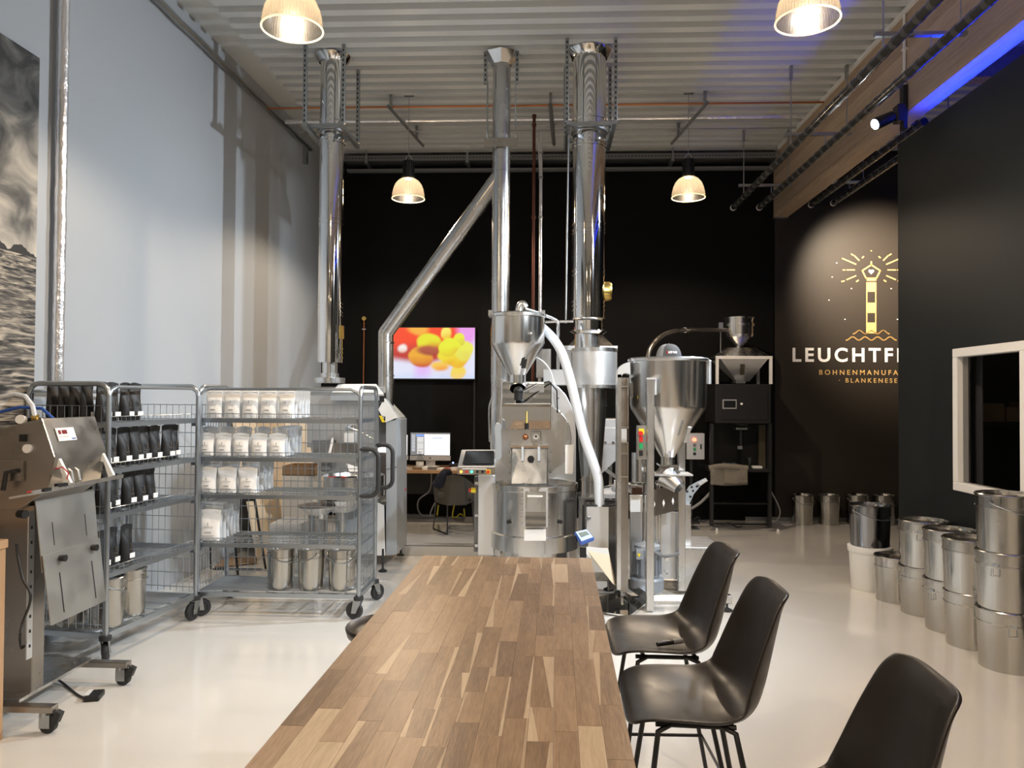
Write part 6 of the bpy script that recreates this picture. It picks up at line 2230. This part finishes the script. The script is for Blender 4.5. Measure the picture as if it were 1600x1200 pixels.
for i, v in enumerate(jm.v):
    jm.v[i] = v + Vector((noise.noise(v * 11) * .04, 0, noise.noise(v * 10 + Vector((0, 5, 0))) * .03))
jm.build('sleeve', 'jacket', t, ang=1.5)
# cables under the desk
for i, (pts, m_, lb) in enumerate((
        ([(674, 735), (672, 765), (655, 780), (653, 795), (660, 805), (676, 806)], 'cable_grey', 'grey cable dropping from the desk in a wide loop'),
        ([(680, 785), (674, 797), (672, 805)], 'cable_grey', 'short grey cable end beside the felt chair leg'),
        ([(710, 789), (707, 806), (713, 808), (719, 803), (724, 806)], 'cable_yellow', 'yellow network cable curled under the felt chair'),
        ([(685, 789), (683, 805)], 'cable_yellow', 'short yellow network cable left of the felt chair'),
        ([(725, 795), (726, 807)], 'cable_yellow', 'yellow network cable at the right under the desk'))):
    P = [W(x, y, 9.75) for x, y in pts]
    P[-1].z = max(.012, P[-1].z)
    tag(MB().tube(smooth_path([Vector((p.x, p.y, max(.01, p.z))) for p in P], 4), .010, 6).build('floor_cable', m_, org=P[-1]), lb, 'cable', 'desk cables')
t = thing('power_strip', 'grey power strip on the floor against the wall under the desk', 'power strip', (W(655, 806, 9.85).x, 9.85, 0))
p_ = W(650, 806, 9.85)
MB().b2((p_.x - .2, 9.82, 0), (p_.x + .25, 9.9, .05)).build('strip_body', 'grey_dark', t, bev=.005)
for i in range(5):
    MB().cyl((p_.x - .14 + .08 * i, 9.86, .05), (p_.x - .14 + .08 * i, 9.86, .053), .022, n=14).build('socket', 'black', t)

# wall television with an ink cloud picture
tv = thing('television', 'wall television showing colourful ink clouds', 'television', (W(678, 592, 9.93).x, 9.93, W(678, 592, 9.93).z))
a_, b_ = W(613.5, 510.5, 9.93), W(743, 594, 9.93)
MB().b2((a_.x, 9.93, b_.z), (b_.x, 9.995, a_.z)).build('case', 'black', tv, bev=.004)
nx, ny = 120, 76


def sst(a, b, x):
    t_ = max(0, min(1, (x - a) / (b - a)))
    return t_ * t_ * (3 - 2 * t_)


def mixc(a, b, t_):
    return [a[i] + (b[i] - a[i]) * t_ for i in range(3)]


def ink(u, v):
    """u right, v down, 0..1"""
    n1 = noise.noise((u * 3.1, v * 3.1, 1.3))
    n2 = noise.noise((u * 7, v * 7, 4.0))
    du, dv = u + .05 * n1 + .02 * n2, v + .06 * noise.noise((u * 3.3 + 9, v * 3, 2)) + .02 * n2
    c = mixc((.95, .07, .02), (.55, .04, .03), sst(.15, .55, dv + .1 * n1))
    c = mixc(c, (.95, .45, .05), sst(.2, .6, n1 + .3 - abs(dv - .05)))
    # magenta upper right, pale lower left and bottom
    c = mixc(c, (.85, .35, .85), sst(.68, .80, du - .25 * dv))
    c = mixc(c, (.80, .78, .98), sst(.88, 1.02, du + .25 * dv - .12))
    c = mixc(c, (.78, .80, .97), sst(.56, .70, dv - .10 * math.sin(du * 5) + .05 * sst(.0, .3, du)) * (1 - .1 * du))
    c = mixc(c, (.80, .45, .95), .8 * sst(.14, .02, abs(du - .36 + .1 * (dv - .7))) * sst(.5, .62, dv))
    c = mixc(c, (.55, .72, .98), .5 * sst(.85, 1.0, dv))

    def blob(cx_, cy_, rx_, ry_, base, hi, soft=.12):
        nonlocal c
        d = math.sqrt(((du - cx_) / rx_) ** 2 + ((dv - cy_) / ry_) ** 2)
        m = sst(1 + soft, 1 - soft, d)
        if m > 0:
            lit = sst(1.0, -.3, ((dv - cy_) / ry_) * .9 + ((du - cx_) / rx_) * .2 + .25 * n2)
            c = mixc(c, mixc(base, hi, lit), m)
    blob(.10, .42, .06, .10, (.9, .55, .45), (.95, .88, .85), .4)
    blob(.34, .58, .15, .20, (.62, .10, .02), (.88, .42, .03), .15)
    blob(.43, .28, .14, .17, (.72, .30, .02), (.82, .80, .03), .15)
    blob(.44, .45, .13, .08, (.35, .04, .03), (.45, .10, .05), .5)
    blob(.63, .12, .06, .12, (.9, .55, .05), (.95, .85, .15), .25)
    blob(.55, .75, .10, .10, (.9, .35, .05), (.95, .6, .1), .3)
    blob(.78, .86, .10, .16, (.90, .60, .25), (.92, .70, .10), .2)
    blob(.75, .55, .20, .22, (.88, .45, .02), (.88, .75, .04), .10)
    blob(.88, .45, .12, .20, (.80, .70, .10), (.85, .85, .10), .15)
    blob(.80, .22, .08, .12, (.70, .62, .05), (.85, .85, .05), .12)
    blob(.68, .38, .13, .18, (.80, .60, .03), (.84, .86, .04), .10)
    return c


me_v, me_f, cols = [], [], []
o0 = ORG[tv.name]
mx0, mx1, mz0, mz1 = a_.x + .012, b_.x - .012, b_.z + .018, a_.z - .012
for j in range(ny + 1):
    for i in range(nx + 1):
        u, v = i / nx, j / ny
        me_v.append((mx0 + (mx1 - mx0) * u - o0.x, 9.9285 - o0.y, mz1 + (mz0 - mz1) * v - o0.z))
        cols.append(ink(u, v))
for j in range(ny):
    for i in range(nx):
        k = j * (nx + 1) + i
        me_f.append((k, k + nx + 1, k + nx + 2, k + 1))
me = bpy.data.meshes.new('screen')
me.from_pydata(me_v, [], me_f)
ca_ = me.color_attributes.new('Col', 'FLOAT_COLOR', 'POINT')
ca_.data.foreach_set('color', [x for c in cols for x in (*c, 1.0)])
me.materials.append(M['tv'])
so = bpy.data.objects.new('screen', me)
COL.objects.link(so)
so.parent = tv
ORG[so.name] = o0
xx = W(741, 640, 9.97).x
tag(MB().b2((xx - .012, 9.975, .8), (xx + .012, 9.998, b_.z - .005)).build('wall_trunking', 'black_soft', org=(xx, 9.98, .8)), 'thin black cable trunking below the television', 'trunking')

# ================================================================== PACKING MACHINE (black, right of centre)
pk = thing('packing_machine', 'tall black dosing machine with cone hopper beside the logo wall', 'machine', (W(1160, 820, 9.3).x, 9.4, 0))
YP = 9.15
MB().lap(1155, 9.4, [(21.5, 497), (21.5, 523), (20, 527), (5, 541), (5, 545)], 36).build('receiver', 'steel_v', pk, ang=.35)
MB().lap(1155, 9.4, [(1, 496.5), (22.5, 496.5), (22.5, 499), (21.5, 499)], 36).build('receiver_lid', 'steel', pk, ang=.5)
ring(MB(), (W(1155, 508, 9.4).x, 9.4, z(508, 9.4)), 21.5 * 9.4 / FPX, .012, .03).build('clamp_ring', 'steel', pk)
MB().box(W(1169, 516, 9.25), (.035, .01, .08)).build('sight_window', 'black', pk)
q0, q1, q2, q3 = W(1122, 557, YP), W(1205, 557, YP), W(1180, 543, YP + .2), W(1138, 543, YP + .2)
MB().add([q0, q1, q1 + Vector((0, .55, 0)), q0 + Vector((0, .55, 0)), q3, q2, q2 + Vector((0, .15, 0)), q3 + Vector((0, .15, 0))], [(0, 1, 5, 4), (1, 2, 6, 5), (2, 3, 7, 6), (3, 0, 4, 7), (4, 5, 6, 7)]).build('hopper_hood', 'steel', pk, smooth=False)
fr1 = MB().bxp(1119, 556, 1207, 561, YP - .01, YP + .03).build('frame_bar', 'white_paint', pk)
for x in (1119, 1203):
    MB().bxp(x, 561, x + 4, 600, YP - .01, YP + .03).build('frame_post', 'white_paint', pk)
for x in (1183,):
    MB().bxp(x, 561, x + 4, 600, YP + .5, YP + .54).build('frame_post', 'white_paint', pk)
a0_, a1_, a2_, a3_ = W(1126, 561, YP), W(1200, 561, YP), W(1171, 596, YP + .2), W(1151, 596, YP + .2)
MB().add([a0_, a1_, a1_ + Vector((0, .5, 0)), a0_ + Vector((0, .5, 0)), a3_, a2_, a2_ + Vector((0, .12, 0)), a3_ + Vector((0, .12, 0))], [(0, 1, 5, 4), (1, 2, 6, 5), (2, 3, 7, 6), (3, 0, 4, 7), (4, 5, 6, 7)]).build('hopper_funnel', 'steel_satin', pk, smooth=False)
MB().plate([W(1157, 570, YP + .04), W(1164, 570, YP + .04), W(1163, 586, YP + .13), W(1156, 586, YP + .13)], .004).build('sight_strip', 'tint', pk)
MB().bxp(1150, 595, 1165, 599, YP + .1, YP + .3).build('gate', 'galv', pk)
kb = MB().bxp(1118, 600, 1205, 662, YP, YP + .6).build('control_cabinet', 'black_metal', pk, bev=.006)
MB().bxp(1125, 606, 1200, 656, YP - .01, YP).build('cabinet_door', 'black', kb, bev=.003)
sc_ = MB().bxp(1129, 624, 1151, 639, YP - .018, YP - .01).build('touch_display', 'cable_grey', kb)
MB().bxp(1131, 626, 1149.5, 637, YP - .020, YP - .018).build('display_glass', 'screen_off', sc_)
p_ = W(1158.5, 631, YP - .01)
MB().cyl(p_, p_ + Vector((0, -.012, 0)), .014, n=14).build('door_lock', 'white', kb)
MB().lap(1158, YP + .25, [(12, 662), (9, 669), (4, 671), (3.2, 672), (3.2, 700), (1, 701)], 20).build('filling_tube', 'black_metal', pk)
MB().bxp(1150, 668, 1168, 671.5, YP + .15, YP + .3).build('tube_clamp', 'galv', pk)
MB().bxp(1154, 697, 1160, 702, YP + .2, YP + .25).build('tube_sensor', 'cable_grey', pk)
for x in (1110, 1201):
    MB().bxp(x, 662, x + 5, 822, YP + .0, YP + .06).build('frame_leg', 'black_metal', pk)
    MB().bxp(x, 662, x + 5, 812, YP + .56, YP + .62).build('frame_leg', 'black_metal', pk)
    p_ = G(x + 3, 824)
    MB().cyl((p_.x, YP + .03, 0), (p_.x, YP + .03, .03), .016, n=12).build('foot', 'white', pk)
MB().bxp(1108, 733, 1206, 738, YP - .02, YP + .6).build('work_shelf', 'black_metal', pk)
MB().bxp(1110, 785, 1206, 789, YP + .5, YP + .55).build('cross_rail', 'black_metal', pk)
MB().bxp(1112, 818, 1206, 821, YP + .3, YP + .34).build('floor_rail', 'black_metal', pk)
MB().bxp(1186, 664, 1196, 733, YP + .5, YP + .55).build('rear_post', 'tint', pk)
MB().bxp(1108, 662, 1206, 735, YP + .60, YP + .62).build('rear_sheet', 'black', pk)
# suction pipe
sp = thing('suction_pipe', 'curved steel suction pipe from the packing machine over the cone hopper', 'pipe', W(1085, 515, 8.9))
MB().tube(smooth_path([W(1012, 562, 7.6), W(1016, 545, 7.7), W(1030, 528, 8.0), W(1048, 519, 8.4), W(1068, 516, 8.8), W(1085, 515.5, 9.1), W(1120, 515.5, 9.3), W(1135, 515.5, 9.35)], 5), .024, 12).build('pipe_run', 'steel_dark', sp)
MB().tube([W(1070, 515.8, 8.85), W(1075, 515.8, 8.92)], .032, 14).build('coupling', 'steel', sp)
MB().box(W(1126, 510, 9.33), (.05, .04, .09)).build('clamp', 'galv', sp)
MB().cyl(W(1126, 515, 9.4), W(1126, 560, 9.4), .008, n=8).build('support_rod', 'galv', sp)
# towels and glass
tw = thing('hanging_towel', 'grey brown towel hanging over the packing machine shelf', 'towel', W(1138, 745, YP - .03))


def cloth(x0, y0, x1, y1, Y, name, m_, par, seed, sag=1.0):
    nu, nv = 16, 12
    P = []
    for j in range(nv + 1):
        for i in range(nu + 1):
            u, v = i / nu, j / nv
            p_ = W(x0 + (x1 - x0) * u, y0 + (y1 - y0) * v, Y)
            n_ = noise.noise((u * 4 + seed, v * 1.5, 0))
            P.append((p_.x + .01 * n_, p_.y + .02 * n_ - .015 * v, p_.z - .012 * sag * math.sin(PI * u) * v))
    o = MB().add(P, [(j * (nu + 1) + i, j * (nu + 1) + i + 1, (j + 1) * (nu + 1) + i + 1, (j + 1) * (nu + 1) + i) for j in range(nv) for i in range(nu)]).build(name, m_, par, ang=1.5)
    o.modifiers.new('thick', 'SOLIDIFY').thickness = .014
    return o


cloth(1110, 731, 1168, 757, YP - .05, 'front_fall', 'towel', tw, 1)
cloth(1132, 729, 1168, 755, YP - .075, 'fold', 'towel', tw, 5)
rl = MB().tube(smooth_path([W(1108, 732, YP - .02), W(1125, 729, YP - .04), W(1150, 730, YP - .05), W(1168, 732, YP - .05)], 4), .035, 12)
rl.build('rolled_edge', 'towel', tw, ang=1.5)
t = thing('blue_cloth', 'dark blue cloth bunched on the shelf behind the towel', 'cloth', W(1140, 727, YP + .15))
jm = MB().ball(W(1140, 728, YP + .15), .09, 18, (1.3, .9, .35))
for i, v in enumerate(jm.v):
    jm.v[i] = v + Vector((0, 0, noise.noise(v * 12) * .03))
jm.build('cloth_body', 'towel_blue', t, ang=1.5)
t = thing('drinking_glass', 'clear drinking glass on the packing machine shelf', 'glass', (W(1171, 732, YP + .1).x, YP + .1, W(1171, 732.5, YP + .1).z))
p_ = W(1171, 732.5, YP + .1)
MB().lathe([(.001, p_.z + .002), (.030, p_.z + .002), (.038, p_.z + .13), (.035, p_.z + .13), (.028, p_.z + .012), (.001, p_.z + .012)], (p_.x, YP + .1, 0), 20).build('glass_wall', 'clear', t)
MB().lathe([(.0385, p_.z + .127), (.0385, p_.z + .132), (.034, p_.z + .132)], (p_.x, YP + .1, 0), 20).build('glass_rim', 'clear', t)
p_ = W(1183, 732, YP + .1)
tag(MB().b2((p_.x - .06, YP + .05, p_.z + .002), (p_.x + .05, YP + .15, p_.z + .03)).build('white_tray', 'bin_white', org=(p_.x, YP + .1, p_.z), bev=.004), 'small white tray beside the drinking glass', 'tray')
# wall control box with the red lamp
cb = thing('control_box', 'grey steel control box with a glowing red lamp', 'control box', W(1087, 718, 9.3))
MB().bxp(1073, 677, 1101, 718, 9.3, 9.45).build('box_body', 'steel_satin', cb, bev=.004)
for y, mm_, r_ in ((687, 'led_red', .022), (695, 'grey_dark', .017), (702, 'green', .017), (709, 'black', .017)):
    p_ = W(1085, y, 9.3)
    MB().cyl(p_, p_ + Vector((0, -.02, 0)), r_, n=14).build('lamp_button', mm_, cb)
MB().bxp(1094.5, 694, 1096.5, 702, 9.285, 9.3).build('door_latch', 'black', cb)
MB().bxp(1078, 718, 1082, 815, 9.36, 9.4).build('stand_post', 'black_metal', cb)
MB().bxp(1070, 815, 1094, 819, 9.2, 9.5).build('stand_foot', 'black_metal', cb)
# cables on the floor by the packing machine
for pts, m_, lb in (([(1205, 768), (1214, 785), (1219, 800), (1214, 813), (1204, 815)], 'cable_grey', 'grey cable hanging right of the packing machine'),
                    ([(1080, 795), (1095, 785), (1110, 770)], 'hose_grey', 'grey corrugated hose between hopper and packing machine'),
                    ([(1083, 815), (1090, 808), (1097, 815), (1106, 812)], 'cable', 'black cable curled on the floor left of the packing machine'),
                    ([(1128, 820), (1140, 818), (1152, 824), (1160, 822)], 'cable', 'black cable on the floor under the packing machine')):
    P = [W(x, y, 9.35) for x, y in pts]
    P = [Vector((p.x, p.y, max(.01, p.z))) for p in P]
    tag(MB().tube(smooth_path(P, 4), .018 if m_ == 'hose_grey' else .008, 8).build('floor_cable', m_, org=P[-1]), lb, 'cable', 'packing machine cables')
